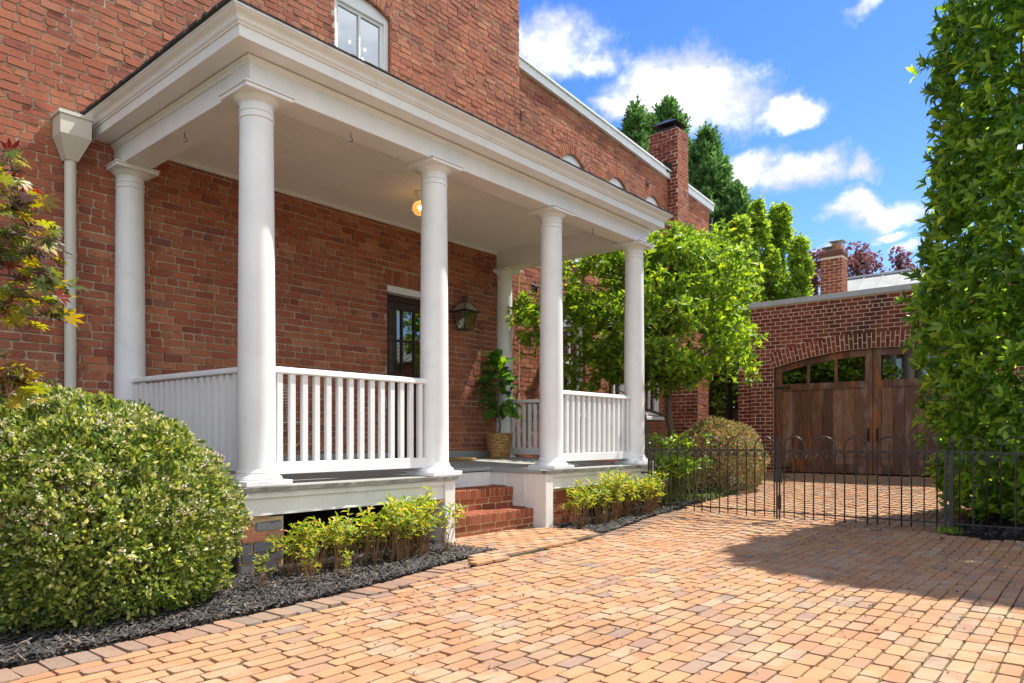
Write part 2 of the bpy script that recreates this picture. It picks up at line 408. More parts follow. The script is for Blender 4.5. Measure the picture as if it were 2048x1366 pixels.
def brick_wall(name, P0, U, Nn, L, top, holes, bmat, mmat, parent, course=.0762, blen=.213, gap=.011, headers=7, depth=.009, jit=.0022, cut=.009, bot=0., sink=.10, old=True, reveal=True):
    P0 = Vector(P0); U = Vector(U); Nn = Vector(Nn); Z = Vector((0, 0, 1))
    V = []; Fc = []; topf = top if callable(top) else (lambda s: top)
    zmax = max(topf(0), topf(L)); i = 0; z = bot
    while z < zmax:
        vj = random.uniform(-.003, .003) if old else 0; z1 = z + course - gap + vj; zm = (z + z1) / 2
        bl = blen / 2 if headers and i % headers == headers - 2 else blen
        off = (i % 2) * .5 * bl + (random.uniform(-.02, .02) if old else 0)
        bs = []
        for h in holes:
            w = blocked(h, zm)
            if w: bs.append(w)
        s = -off
        while s < L:
            l = bl * (random.uniform(.95, 1.05) if old else 1)
            a, b_ = max(s, 0), min(s + l - gap, L)
            s += l
            segs = [(a, b_)]
            for w in bs:
                ns = []
                for (p, q) in segs:
                    if q <= w[0] or p >= w[1]: ns.append((p, q)); continue
                    if p < w[0]: ns.append((p, w[0] - .004))
                    if q > w[1]: ns.append((w[1] + .004, q))
                segs = ns
            for (p, q) in segs:
                if q - p < .03 or topf((p + q) / 2) < z1: continue
                wz = .0034 if old else .0007
                cs = []
                for (ss, zz) in ((p, z), (q, z), (q, z1), (p, z1)):
                    wob = (math.sin(ss * 3.1 + i * .7) + math.sin(ss * 7.3 + i)) * .0012 if old else 0
                    cs.append(P0 + U * (ss + random.uniform(-wz, wz)) + Z * (zz + wob + random.uniform(-wz, wz)))
                bpoly(V, Fc, cs, Nn, depth * (random.uniform(.5, 1.5) if old else 1), jit, cut, .0016)
        z += course; i += 1
    for h in holes:                                                     # arch rings and flat arches
        th = h.get('th', 0)
        if not th: continue
        hw = (h['s1'] - h['s0']) / 2; m_ = (h['s0'] + h['s1']) / 2
        if h.get('rise', 0) <= 0:
            nb = int(round((2 * hw + .06) / .076)); w = (2 * hw + .06) / nb
            for k in range(nb):
                a = h['s0'] - .03 + k * w
                cs = [P0 + U * ss + Z * zz for ss, zz in ((a, h['zs'] + .004), (a + w - .01, h['zs'] + .004), (a + w - .01, h['zs'] + th - .006), (a, h['zs'] + th - .006))]
                bpoly(V, Fc, cs, Nn, depth * random.uniform(.6, 1.5), jit, cut)
            continue
        Rr = (hw * hw + h['rise'] ** 2) / (2 * h['rise']); zc = h['zs'] + h['rise'] - Rr; ph = math.asin(min(1, hw / Rr))
        nb = int(round(2 * ph * (Rr + th * .5) / h.get('vw', .07))); rings = h.get('rings', 1)
        for k in range(nb):
            a0 = -ph + 2 * ph * k / nb; a1 = -ph + 2 * ph * (k + 1) / nb - .013 / Rr
            if rings == 2:
                cutr = [0, .66, 1] if k % 2 else [0, .34, 1]
            else: cutr = [0, 1] if (k % 2 or not h.get('split')) else [0, .5, 1]
            for r0, r1 in zip(cutr[:-1], cutr[1:]):
                ra = Rr + .004 + th * r0; rb = Rr + th * r1 - .008
                cs = [P0 + U * (m_ + rr * math.sin(aa)) + Z * (zc + rr * math.cos(aa)) for rr, aa in ((ra, a0), (ra, a1), (rb, a1), (rb, a0))]
                bpoly(V, Fc, cs, Nn, depth * random.uniform(.7, 1.4) + .002, jit, cut)
    me = bpy.data.meshes.new(name); me.from_pydata([tuple(v) for v in V], [], Fc); me.update()
    fix = me.polygons[0].normal.dot(Nn) < 0 if len(me.polygons) else False
    if fix: me.flip_normals()
    brick = link(name, me, bmat, parent)
    # mortar sheet
    mb = MB(); cuts = {0.0, L}
    for k in range(1, int(L / 1.5)): cuts.add(k * L / int(L / 1.5))
    for h in holes:
        nn = 10 if h.get('rise', 0) > 0 else 1
        for k in range(nn + 1): cuts.add(h['s0'] + (h['s1'] - h['s0']) * k / nn)
    cuts = sorted(c for c in cuts if 0 <= c <= L)
    P = lambda s, z_, d=0.: tuple(P0 + U * s + Z * z_ - Nn * d)
    def quad(a, b_, za0, zb0, za1, zb1):
        mb.add([P(a, za0), P(b_, zb0), P(b_, zb1), P(a, za1)], [(0, 1, 2, 3)])
    for a, b_ in zip(cuts[:-1], cuts[1:]):
        if b_ - a < 1e-5: continue
        mid = (a + b_) / 2; hs = sorted([h for h in holes if h['s0'] < mid < h['s1']], key=lambda h: h['z0'])
        za = zb = bot
        for h in hs:
            if h['z0'] > za + 1e-4: quad(a, b_, za, zb, h['z0'], h['z0'])
            za, zb = arc(h, a), arc(h, b_)
        quad(a, b_, za, zb, topf(a), topf(b_))
    if reveal:
        for h in holes:
            nn = 10 if h.get('rise', 0) > 0 else 1; sk = h.get('sink', sink)
            pts = [(h['s0'], h['z0'])] + [(h['s0'] + (h['s1'] - h['s0']) * k / nn, arc(h, h['s0'] + (h['s1'] - h['s0']) * k / nn)) for k in range(nn + 1)] + [(h['s1'], h['z0'])]
            for (s0_, z0_), (s1_, z1_) in zip(pts, pts[1:] + pts[:1]):
                mb.cur = 1
                mb.add([P(s0_, z0_, 0), P(s1_, z1_, 0), P(s1_, z1_, sk), P(s0_, z0_, sk)], [(0, 1, 2, 3)])
            mb.cur = 0
    mb.build('mortar', [mmat, bmat], brick)
    return brick

# ------------------------------------------------------------------ windows
def window(parent, x0, x1, z0, zs, rise, y, label=None, mull=1, rails=(.5,), sill=True):
    """sash window in a wall facing -y whose face is at y"""
    h = dict(s0=x0, s1=x1, zs=zs, rise=rise); fw = .065; f = MB(); yf = y + .045
    f.box(x0, x0 + fw, yf, yf + .09, z0, zs, .004); f.box(x1 - fw, x1, yf, yf + .09, z0, zs, .004)
    f.box(x0 + fw, x1 - fw, yf, yf + .09, z0, z0 + .05)
    pts = [(x0 + (x1 - x0) * k / 12, arc(h, x0 + (x1 - x0) * k / 12)) for k in range(13)]
    for (a, za), (b_, zb) in zip(pts[:-1], pts[1:]):
        lo = zs - .07
        f.prism([(a, lo), (b_, lo), (b_, zb), (a, za)], lambda s, z: (s, yf + .003, z), lambda s, z: (s, yf + .087, z))
    fr = f.build('window', M['white'], parent, label=label)
    s = MB(); xa, xb, za, zb = x0 + fw, x1 - fw, z0 + .05, zs - .07; ys = yf + .035
    t = .04
    s.box(xa, xa + t, ys, ys + .035, za, zb); s.box(xb - t, xb, ys, ys + .035, za, zb)
    s.box(xa + t, xb - t, ys, ys + .035, zb - t, zb); s.box(xa + t, xb - t, ys, ys + .035, za, za + t)
    for rr in rails:
        zz = za + (zb - za) * rr; s.box(xa + t, xb - t, ys - .006, ys + .03, zz - .02, zz + .02)
    for k in range(mull):
        xx = xa + (xb - xa) * (k + 1) / (mull + 1); s.box(xx - .014, xx + .014, ys - .003, ys + .028, za + t, zb - t)
    s.build('sash', M['white'], fr)
    p = MB(); p.add([(xa + .01, ys + .02, za + .01), (xb - .01, ys + .02, za + .01), (xb - .01, ys + .02, zb - .01), (xa + .01, ys + .02, zb - .01)], [(0, 1, 2, 3)])
    p.build('pane', M['glass'], fr)
    if sill:
        q = MB(); q.box(x0 - .05, x1 + .05, y - .06, y + .10, z0 - .075, z0 - .003, .006); q.build('sill', M['white'], fr)
    return fr

# ------------------------------------------------------------------ ground
def gz(x):
    t = min(max((x - 6.6) / 7.6, 0), 1)
    return .29 * (t * t * (3 - 2 * t) * .35 + t * .65)

def sheet(name, x0, x1, y0, y1, dz, mat, nx=40, ny=2, parent=None):
    mb = MB(); vs = []; fs = []
    for i in range(nx + 1):
        for j in range(ny + 1):
            x = x0 + (x1 - x0) * i / nx; vs.append((x, y0 + (y1 - y0) * j / ny, gz(x) + dz))
    for i in range(nx):
        for j in range(ny):
            a = i * (ny + 1) + j; fs.append((a, a + ny + 1, a + ny + 2, a + 1))
    mb.add(vs, fs); return mb.build(name, mat, parent)

gd = MB(); xs = [-400, -30, 6.6, 8, 9.5, 11, 12.5, 14.2, 30, 400]; ys = [-400, -30, 0, 30, 400]
gd.add([(x, y, gz(x) - .06) for x in xs for y in ys], [(i * 5 + j, (i + 1) * 5 + j, (i + 1) * 5 + j + 1, i * 5 + j + 1) for i in range(len(xs) - 1) for j in range(4)])
tag(gd.build('ground', M['lawn']), None, None, kind='structure')

BED = [(.2, 3.62), (1.356, 3.667), (1.957, 3.70), (2.606, 3.742), (3.096, 3.81), (3.5, 3.90), (3.88, 3.99), (4.285, 4.076)]     # front edge of the mulch beds
BED2 = [(6.07, 4.02), (6.7, 4.13), (7.29, 4.25), (8.27, 4.33), (9.23, 4.44), (10.2, 4.42), (11.2, 4.5), (11.9, 4.62), (12.6, 5.0), (13.0, 5.6), (14.1, 5.7)]
def edge_y(pts, x):
    for (a, ya), (b_, yb) in zip(pts[:-1], pts[1:]):
        if a <= x <= b_: return ya + (yb - ya) * (x - a) / (b_ - a)
    return None
def in_bed(x, y):
    e = edge_y(BED, x)
    if e is not None and y > e - .20: return True
    e = edge_y(BED2, x)
    if e is not None and y > e - (.19 if x < 8.0 else .02): return True
    if 4.08 <= x <= 6.12 and y > 3.80 + (x - 4.1) * .10: return True
    if x < .2 and y > 3.42: return True
    if x > 7.97 and y < 1.30: return True
    return False

joint = sheet('driveway_bedding', -3, 14.3, -6, 7.2, -.014, M['joint'], 60, 1); joint['kind'] = 'structure'
V = []; Fc = []
pw, pl = .0885, .186
yy = -5.0; row = 0; Zv = Vector((0, 0, 1))
while yy < 6.9:
    xx = -2.6 + (row % 2) * pl / 2 + random.uniform(-.02, .02)
    wobr = random.uniform(-.002, .002)
    while xx < 14.15:
        l = pl * random.uniform(.93, 1.07); cx = xx + l / 2; cy = yy + pw / 2
        wob = .012 * math.sin(cx * .9 + row * .05) + .006 * math.sin(cx * 2.3 + row * .3)
        if 7.86 < cx < 7.97: pass
        if not in_bed(cx, cy + wob) and not (7.80 < cx < 8.02 and 1.3 < cy < 4.4):
            g0 = .0075; z0 = gz(cx) - .012
            cs = [Vector((x_, y_ + wob + random.uniform(-.0025, .0025), z0)) for x_, y_ in ((xx, yy), (xx + l - g0 - random.uniform(0, .005), yy), (xx + l - g0, yy + pw - g0), (xx, yy + pw - g0))]
            bpoly(V, Fc, cs, Zv, .012 + random.gauss(0, .0007), .0020, .010)
        xx += l
    yy += pw; row += 1
yb = 1.32                                                                 # soldier row under the gates
while yb < 4.33:
    cs = [Vector((x_, y_, gz(7.9) - .012)) for x_, y_ in ((7.815, yb), (8.005, yb), (8.005, yb + .096), (7.815, yb + .096))]
    bpoly(V, Fc, cs, Zv, .012 + random.gauss(0, .002), .002, .008); yb += .104
me = bpy.data.meshes.new('driveway'); me.from_pydata([tuple(v) for v in V], [], Fc); me.update()
drive = link('driveway', me, M['paver']); drive['kind'] = 'structure'
# curved soldier border along the beds
def border(pts, name, w=.19):
    V = []; Fc = []; acc = []
    for (a, b_) in zip(pts[:-1], pts[1:]):
        A = Vector((*a, 0)); B = Vector((*b_, 0)); L = (B - A).length; n = max(1, round(L / .106)); t = (B - A).normalized(); nr = Vector((t.y, -t.x, 0))
        for k in range(n):
            p = A + (B - A) * k / n; q = A + (B - A) * (k + 1) / n - t * .007; z = Vector((0, 0, gz(p.x) - .008))
            o1 = nr * (w + random.uniform(-.01, .01)); j = nr * random.uniform(-.008, .008)
            bpoly(V, Fc, [p + o1 + z, q + o1 + z, q + j + z, p + j + z], Zv, .014 + random.gauss(0, .003), .003, .012)
    me = bpy.data.meshes.new(name); me.from_pydata([tuple(v) for v in V], [], Fc); me.update()
    if me.polygons[0].normal.z < 0: me.flip_normals()
    o = link(name, me, M['border']); o['kind'] = 'structure'; return o
border(BED, 'brick_border'); border(BED2[:4], 'brick_border')
# raised landing at the steps
V = []; Fc = []; r_ = 0; yy = 3.76
while yy < 4.82:
    xx = 4.0 + (r_ % 2) * .1
    while xx < 6.6:
        cx = xx + .1; lo = 4.09 + max(0, yy - 3.76) * .5
        hi = 6.12 + max(0, yy - 3.9) * .2
        if cx > lo and cx < hi and not (cx < 4.72 and yy > 4.62) and not (cx > 6.0 and yy > 4.62) and yy > 3.72 + (cx - 4.1) * .1:
            l = .2; cs = [Vector((x_, y_ + .02 * (cx - 4), .012)) for x_, y_ in ((xx, yy), (xx + l - .006, yy), (xx + l - .006, yy + .098), (xx, yy + .098))]
            bpoly(V, Fc, cs, Zv, .014 + random.gauss(0, .002), .002, .008)
        xx += .206
    yy += .104; r_ += 1
me = bpy.data.meshes.new('brick_landing'); me.from_pydata([tuple(v) for v in V], [], Fc); me.update()
o = link('brick_landing', me, M['paver']); o['kind'] = 'structure'
lb = MB(); lb.prism([(4.10, 3.80), (6.14, 4.0), (6.3, 4.7), (6.2, 4.84), (4.69, 4.84), (4.55, 4.66), (4.18, 3.95)], lambda x, y: (x, y, -.05), lambda x, y: (x, y, .0135))
o = lb.build('landing_bed', M['joint']); o['kind'] = 'structure'
# mulch beds
mbm = MB()
def bedmesh(pts, yback, name):
    m_ = MB(); vs = []; fs = []; xs_ = []; n = 40
    x0, x1 = pts[0][0], pts[-1][0]
    for i in range(n + 1):
        x = x0 + (x1 - x0) * i / n; e = edge_y(pts, min(max(x, x0), x1 - 1e-4))
        for j in range(9):
            y = e + (yback - e) * j / 8; bump_ = .035 * math.sin(PI * min(j / 3, .5)) + random.uniform(-.006, .008) * (j > 0)
            vs.append((x, y, gz(x) - .012 + bump_ * (j > 0)))
    for i in range(n):
        for j in range(8): a = i * 9 + j; fs.append((a, a + 9, a + 10, a + 1))
    m_.add(vs, fs); o = m_.build(name, M['soil']); o['kind'] = 'structure'; return o
bedmesh([(-3.0, 3.62)] + BED[:1] + BED[1:], 7.24, 'mulch_bed')
bedmesh(BED2, 7.44, 'mulch_bed')
o = sheet('mulch_bed', 7.99, 14, -6, 1.33, .0, M['soil'], 20, 2); o['kind'] = 'structure'
def chips(n, sampler, name, s=1.):
    c = np.array([sampler() for _ in range(n)]); L = rng.uniform(.018, .06, n) * s; W = rng.uniform(.005, .014, n) * s
    a = rng.uniform(0, 2 * PI, n); tl = rng.normal(0, .35, n)
    d = np.stack([np.cos(a) * np.cos(tl), np.sin(a) * np.cos(tl), np.sin(tl)], 1); e = np.stack([-np.sin(a), np.cos(a), rng.normal(0, .4, n)], 1)
    up = np.cross(d, e); V = np.concatenate([c - d * L[:, None] / 2 - e * W[:, None] / 2, c + d * L[:, None] / 2 - e * W[:, None] / 2 * .6, c + d * L[:, None] / 2 + e * W[:, None] / 2, c - d * L[:, None] / 2 + e * W[:, None] / 2 * .7,
        c + up * .004], 0)
    k = np.arange(n); T = np.concatenate([np.stack([k + n * i, k + n * ((i + 1) % 4), k + 4 * n], 1) for i in range(4)])
    o = link(name, np_mesh(name, V, T), M['mulch']); tag(o, 'black shredded bark mulch lying loose on the planting beds', 'mulch', kind='stuff'); return o
def samp():
    while True:
        u = random.random()
        if u < .62:
            x = random.uniform(.3, 4.6); e = edge_y(BED, min(x, 4.284)); y = e + random.random() ** 1.3 * (5.2 - e)
        elif u < .85:
            x = random.uniform(6.1, 12.9); e = edge_y(BED2, x); y = e + random.random() ** 1.3 * 1.0
        elif u < .92:
            x = random.uniform(6.2, 8.2); e = edge_y(BED2, x); y = e + random.random() ** 1.3 * .8
        else:
            x = random.uniform(8.0, 9.2); y = random.uniform(-.5, 1.33)
        if 4.05 < x < 6.05 and y > 4.1 and x > 4.55: continue
        return (x, y, gz(x) + .022 + random.random() * .02)
chips(26000, samp, 'mulch')
# crumbs and leaf litter on the driveway
def samp2():
    while True:
        x = random.uniform(1.2, 13); y = random.uniform(-1.6, 4.3)
        if not in_bed(x, y) and random.random() < .25 + .75 * (math.sin(x * 1.3 + 1) * math.sin(y * 1.7) > .2): return (x, y, gz(x) + .006)
lit = chips(1100, samp2, 'leaf_litter', .55); lit['label'] = 'scattered bark crumbs and leaf bits on the brick driveway'; lit['category'] = 'litter'

# ------------------------------------------------------------------ main house
W1, W2 = 7.25, 7.45
house = thing('brick_house', 'old red brick house, taller front block and lower rear wing, behind the white porch', 'house', (5, 9, 0))
XC = 8.674; XL = -1.0
winU = dict(s0=5.19 - XL, s1=6.06 - XL, z0=4.75, zs=6.43, rise=.10, th=.22, vw=.072, split=True)
door_h = dict(s0=6.0 - XL, s1=6.95 - XL, z0=.60, zs=2.97, rise=0, th=.215, sink=.16)
brick_wall('front_wall', (XL, W1, 0), (1, 0, 0), (0, -1, 0), XC - XL, 9.3, [winU, door_h], M['brick'], M['mortar'], house)
wx = [(10.06, 10.80), (11.58, 12.25), (12.96, 13.62)]
wing_holes = []
X2 = XC - .02
for a, b_ in wx:
    wing_holes.append(dict(s0=a - X2, s1=b_ - X2, z0=4.15, zs=5.83, rise=.20, th=.21, vw=.065, split=True))
    wing_holes.append(dict(s0=a - X2, s1=b_ - X2, z0=1.42, zs=3.25, rise=.14, th=.21, vw=.065, split=True))
wtop = lambda s: (7.01 - .084 * (s - .2))
brick_wall('wing_wall', (X2, W2, 0), (1, 0, 0), (0, -1, 0), 15.95 - X2, wtop, wing_holes, M['brick'], M['mortar'], house)
s_ = MB()                                                                # the shell behind the faces
s_.box(XL, XL + .2, W1 + .16, 14, 0, 9.3); s_.box(XC - .12, XC - .003, W1 + .003, 14, 0, 9.3); s_.box(XL, XC - .003, 14, 14.2, 0, 9.3)
s_.box(15.75, 15.945, W2 + .003, 12.5, 0, 6.40); s_.box(XC, 15.945, 12.5, 12.7, 0, 6.4)
s_.build('side_wall', M['brick'], house)
s_ = MB(); s_.box(XL - .3, XC + .3, W1 - .3, 14.4, 9.3, 9.5)
s_.prism([(XC + .002, 7.0), (15.97, 6.385), (15.97, 6.485), (XC + .002, 7.10)], lambda x, z: (x, W2 + .02, z), lambda x, z: (x, 12.8, z))
s_.build('roof', M['shingle'], house)
s_ = MB(); s_.box(XL + .2, XC - .12, 12.0, 12.1, 0, 9.2); s_.box(XL + .2, XC - .12, W1 + .2, 12, 3.9, 4.0); s_.box(XL + .2, XC - .12, W1 + .2, 12, 7.6, 7.7)
s_.box(XC, 15.7, 10.2, 10.3, 0, 6.3); s_.box(XC, 15.7, W2 + .2, 10.2, 3.6, 3.7)
s_.build('interior_wall', M['plaster'], house)
g_ = MB()                                                                # white edge board of the wing roof, in two runs either side of the chimney
for xa, xb in ((XC + .004, 13.90), (14.44, 16.05)):
    za, zb = wtop(xa - X2), wtop(xb - X2)
    g_.prism([(xa, za - .05), (xb, zb - .05), (xb, zb + .09), (xa, za + .09)], lambda x, z: (x, W2 - .07, z), lambda x, z: (x, W2 + .02, z))
    g_.prism([(xa, za + .09), (xb, zb + .09), (xb, zb + .125), (xa, za + .125)], lambda x, z: (x, W2 - .10, z), lambda x, z: (x, W2 + .06, z))
g_.build('gutter_board', M['white'], house)
window(house, 5.19, 6.06, 4.75, 6.43, .10, W1, 'upper window under a brick arch, just above the porch roof')
for i, (a, b_) in enumerate(wx):
    nm = ('nearest', 'middle', 'farthest')[i]
    window(house, a, b_, 4.15, 5.83, .20, W2, nm + ' upper window of the rear wing, its arched head above the porch cornice')
    window(house, a, b_, 1.42, 3.25, .14, W2, nm + ' ground floor window of the rear wing, half hidden by the tree')
# wing chimney
ch = thing('chimney_tmp', None, None)
bpy.data.objects.remove(ch)
cx0, cx1, cyf = 13.93, 14.41, 7.22
c_front = brick_wall('chimney', (cx0, cyf, 0), (1, 0, 0), (0, -1, 0), cx1 - cx0, 7.62, [], M['brick'], M['mortar'], house, headers=0)
def under(o_parent, *a, **k): return brick_wall(*a, parent=o_parent, **k)
brick_wall('chimney_side', (cx0, 7.9, 0), (0, -1, 0), (-1, 0, 0), 7.9 - cyf, 7.62, [], M['brick2'], M['mortar2'], c_front, headers=0)  # face turned from the sun: its shade is put into a darker brick
k_ = MB(); k_.box(cx0 + .004, cx1 - .002, cyf + .004, 7.9, 0, 7.618); k_.build('chimney_core', M['brick'], c_front)
k_ = MB(); k_.box(cx0 + .08, cx1 - .08, cyf + .1, 7.75, 7.62, 7.72)
for (xa, ya) in ((cx0 + .1, cyf + .12), (cx1 - .12, cyf + .12), (cx0 + .1, 7.7), (cx1 - .12, 7.7)): k_.box(xa, xa + .02, ya, ya + .02, 7.72, 7.80)
k_.add([(cx0 - .03, cyf + .02, 7.78), (cx1 + .03, cyf + .02, 7.78), (cx1 + .03, 7.85, 7.78), (cx0 - .03, 7.85, 7.78), (cx0 + .17, cyf + .3, 7.93), (cx1 - .17, cyf + .3, 7.93), (cx1 - .17, 7.6, 7.93), (cx0 + .17, 7.6, 7.93)],
       [(0, 1, 5, 4), (1, 2, 6, 5), (2, 3, 7, 6), (3, 0, 4, 7), (4, 5, 6, 7), (3, 2, 1, 0)])
k_.build('chimney_cap', M['iron'], c_front)
fl = MB(); fl.box(13.72, cx0 - .002, 7.36, 7.6, 6.66, 6.86); fl.build('flashing', M['dark'], c_front)
b0 = brick_wall('chimney_base', (cx0 - .01, 6.756, 0), (1, 0, 0), (0, -1, 0), .50, 2.9, [], M['brick'], M['mortar'], house, headers=0)
brick_wall('base_side', (cx0 - .01, 7.44, 0), (0, -1, 0), (-1, 0, 0), 7.44 - 6.756, 2.9, [], M['brick2'], M['mortar2'], b0, headers=0)  # darker brick than the base front, painting in this face's shade
k_ = MB(); k_.box(cx0 - .006, cx0 + .486, 6.760, 7.44, 0, 2.9); k_.build('base_core', M['brick'], b0)
# stars and tie anchor on the wall
def star(x, z, r, name_label):
    mb = MB(); vs = [(x, W2 - .045, z)]
    for k in range(10):
        a = PI / 2 + k * PI / 5; rr = r if k % 2 == 0 else r * .42
        vs.append((x + rr * math.cos(a), W2 - .012, z + rr * math.sin(a)))
    mb.add(vs, [(0, k + 1, (k + 1) % 10 + 1) for k in range(10)])
    mb.add([(v[0], W2 + .0, v[2]) for v in vs[1:]], [tuple(range(10))])
    mb.build('star_anchor', M['iron'], house, label=name_label)
star(9.32, 3.5, .125, 'black star shaped wall anchor low on the rear wing'); star(13.02, 6.22, .11, 'black star shaped wall anchor high on the rear wing')
a_ = MB(); a_.tube([(8.93, W2 - .03, 6.30), (8.93, W2 - .03, 6.12)], .012); a_.tube([(8.93, W2 - .03, 6.29), (8.97, W2 - .04, 6.31), (8.98, W2 - .03, 6.27)], .01); a_.build('tie_anchor', M['iron'], house)
# leader head + downspouts
lh = MB()
def frus(mb, x, y, w0, d0, z0, w1, d1, z1):
    mb.add([(x - w0, y - 2 * d0, z0), (x + w0, y - 2 * d0, z0), (x + w0, y, z0), (x - w0, y, z0), (x - w1, y - 2 * d1, z1), (x + w1, y - 2 * d1, z1), (x + w1, y, z1), (x - w1, y, z1)],
           [(3, 2, 1, 0), (4, 5, 6, 7), (0, 1, 5, 4), (1, 2, 6, 5), (2, 3, 7, 6), (3, 0, 4, 7)])
frus(lh, 2.31, 7.235, .05, .05, 3.47, .125, .10, 3.66); frus(lh, 2.31, 7.235, .125, .10, 3.66, .125, .10, 3.83); frus(lh, 2.31, 7.237, .14, .107, 3.83, .14, .107, 3.86)
dl = lh.build('leader_head', M['cream'], house, label='cream leader head box on the wall left of the porch')
d_ = MB(); d_.lathe([(.047, 0), (.047, 3.47)], 2.31, 7.185, 16); d_.lathe([(.051, 1.3), (.051, 1.36)], 2.31, 7.185, 16); d_.lathe([(.051, 2.6), (.051, 2.65)], 2.31, 7.185, 16)
d_.build('downspout', M['cream'], house, smooth=40, label='cream round downspout left of the porch')
d_ = MB(); d_.box(8.70, 8.80, 7.335, 7.41, 0, 3.58, .01); d_.add([(8.70, 7.335, 3.58), (8.80, 7.335, 3.58), (8.80, 7.41, 3.58), (8.70, 7.41, 3.58), (8.62, 7.22, 3.72), (8.72, 7.22, 3.72), (8.72, 7.30, 3.78), (8.62, 7.30, 3.78)],
       [(0, 1, 5, 4), (1, 2, 6, 5), (2, 3, 7, 6), (3, 0, 4, 7), (4, 5, 6, 7)])
d_.build('downspout', M['beige'], house, label='beige square downspout beyond the porch')
d_ = MB(); d_.box(15.97, 16.06, 7.4, 7.48, 0, 6.2); d_.build('downspout', M['iron'], house, label='dark downspout at the far corner of the wing')
# front door
dr = MB(); yd = W1 + .10
dr.box(6.0, 6.055, yd, yd + .06, .69, 2.875); dr.box(6.895, 6.95, yd, yd + .06, .69, 2.875); dr.box(6.055, 6.895, yd, yd + .06, 2.80, 2.875)
dr.box(6.055, 6.15, yd + .02, yd + .065, .69, 2.80); dr.box(6.80, 6.895, yd + .02, yd + .065, .69, 2.80)
dr.box(6.15, 6.80, yd + .02, yd + .065, 2.70, 2.80); dr.box(6.15, 6.80, yd + .02, yd + .065, 1.72, 1.86); dr.box(6.15, 6.80, yd + .02, yd + .065, .69, .92)
dr.box(6.15, 6.80, yd + .035, yd + .055, .92, 1.72); dr.box(6.455, 6.495, yd + .02, yd + .065, .92, 1.72)
for xx in (6.20, 6.52): dr.box(xx, xx + .22, yd + .022, yd + .04, .98, 1.66, .008)
for xx in (6.36, 6.58): dr.box(xx, xx + .022, yd + .022, yd + .06, 1.86, 2.70)
dr.box(6.15, 6.80, yd + .021, yd + .061, 2.27, 2.30)
door = dr.build('door', M['doorwood'], house, label='dark brown front door with six glass panes')
p = MB(); p.add([(6.15, yd + .045, 1.86), (6.80, yd + .045, 1.86), (6.80, yd + .045, 2.70), (6.15, yd + .045, 2.70)], [(0, 1, 2, 3)]); p.build('pane', M['doorglass'], door)
p = MB(); p.sphere((6.85, yd - .03, 1.68), .03); p.tube([(6.85, yd + .02, 1.68), (6.85, yd - .03, 1.68)], .012); p.build('handle', M['bronze'], door, smooth=True)
p = MB(); p.box(6.003, 6.947, W1 - .014, W1 + .10, 2.878, 2.967, .004); p.box(6.003, 6.947, W1 - .022, W1 + .02, 2.878, 2.895); p.build('door_lintel', M['white'], house)
p = MB(); p.box(6.25, 6.7, 7.9, 7.93, 2.1, 2.45); p.box(6.3, 6.65, 7.89, 7.9, 2.15, 2.4); p.build('hall_picture', M['cream'], house)

# ------------------------------------------------------------------ porch
PX0, PX1, PY0 = 2.55, 8.43, 4.68
porch = thing('porch', 'white columned porch with grey deck in front of the brick house', 'porch', (5.5, 5.9, 0))
def dz(y): return .632 + (y - 4.68) * .024
# deck: three pieces round the step notch
NX0, NX1, NY = 4.686, 6.054, 5.48
d_ = MB()
def deckpiece(mb, x0, x1, y0, y1, th=.028):
    mb.add([(x0, y0, dz(y0) - th), (x1, y0, dz(y0) - th), (x1, y1, dz(y1) - th), (x0, y1, dz(y1) - th), (x0, y0, dz(y0)), (x1, y0, dz(y0)), (x1, y1, dz(y1)), (x0, y1, dz(y1))],
           [(3, 2, 1, 0), (4, 5, 6, 7), (0, 1, 5, 4), (1, 2, 6, 5), (2, 3, 7, 6), (3, 0, 4, 7)])
def boards(x0, x1, y0, y1):
    y = y0
    while y < y1 - 1e-3:
        e = min(y + .105, y1); deckpiece(d_, x0, x1, y, e - .003); y = e
boards(PX0 + .002, NX0, PY0 + .05, NY); boards(NX1, PX1 - .002, PY0 + .05, NY); boards(PX0 + .002, PX1 - .002, NY, W1 - .012)
d_.build('deck', M['deck'], porch)
# weathered edge strip along the front and round the notch
e_ = MB()
def edgestrip(x0, x1, y0, y1):
    global e_
    n = max(2, int(max(x1 - x0, y1 - y0) / .06)); alongx = (x1 - x0) > (y1 - y0)
    vs = []; fs = []
    for k in range(n + 1):
        t = k / n; j = random.uniform(-.006, .006); jz = random.uniform(-.004, .003)
        if alongx:
            x = x0 + (x1 - x0) * t; vs += [(x, y0 + j, .603 + jz), (x, y0 + j * .5, dz(y0) + .004 + jz * .4), (x, y1, dz(y1) + .004), (x, y1, .603)]
        else:
            y = y0 + (y1 - y0) * t; vs += [(x0 + j * .3, y, .603), (x0 + j * .3, y, dz(y) + .004), (x1, y, dz(y) + .004), (x1, y, .603)]
    for k in range(n):
        for q in range(4): fs.append((k * 4 + q, k * 4 + (q + 1) % 4, k * 4 + 4 + (q + 1) % 4, k * 4 + 4 + q))
    fs += [(0, 3, 2, 1), (n * 4, n * 4 + 1, n * 4 + 2, n * 4 + 3)]
    e_.add(vs, fs)
edgestrip(PX0 - .015, NX0 + .02, PY0 - .012, PY0 + .048); e_.build('stone_edge', M['slate'], porch); e_ = MB(); edgestrip(NX1 - .02, PX1 + .012, PY0 - .012, PY0 + .048)
e_.build('stone_edge', M['slate'], porch)
e2 = MB(); e2.box(NX0 - .001, NX0 + .022, PY0 + .06, NY - .025, .600, .640, .006); e2.box(NX1 - .022, NX1 + .001, PY0 + .06, NY - .025, .600, .648, .006); e2.box(NX0, NX1, NY - .025, NY - .0, .612, .655, .006)
e2.build('deck_nosing', M['greytrim'], porch)
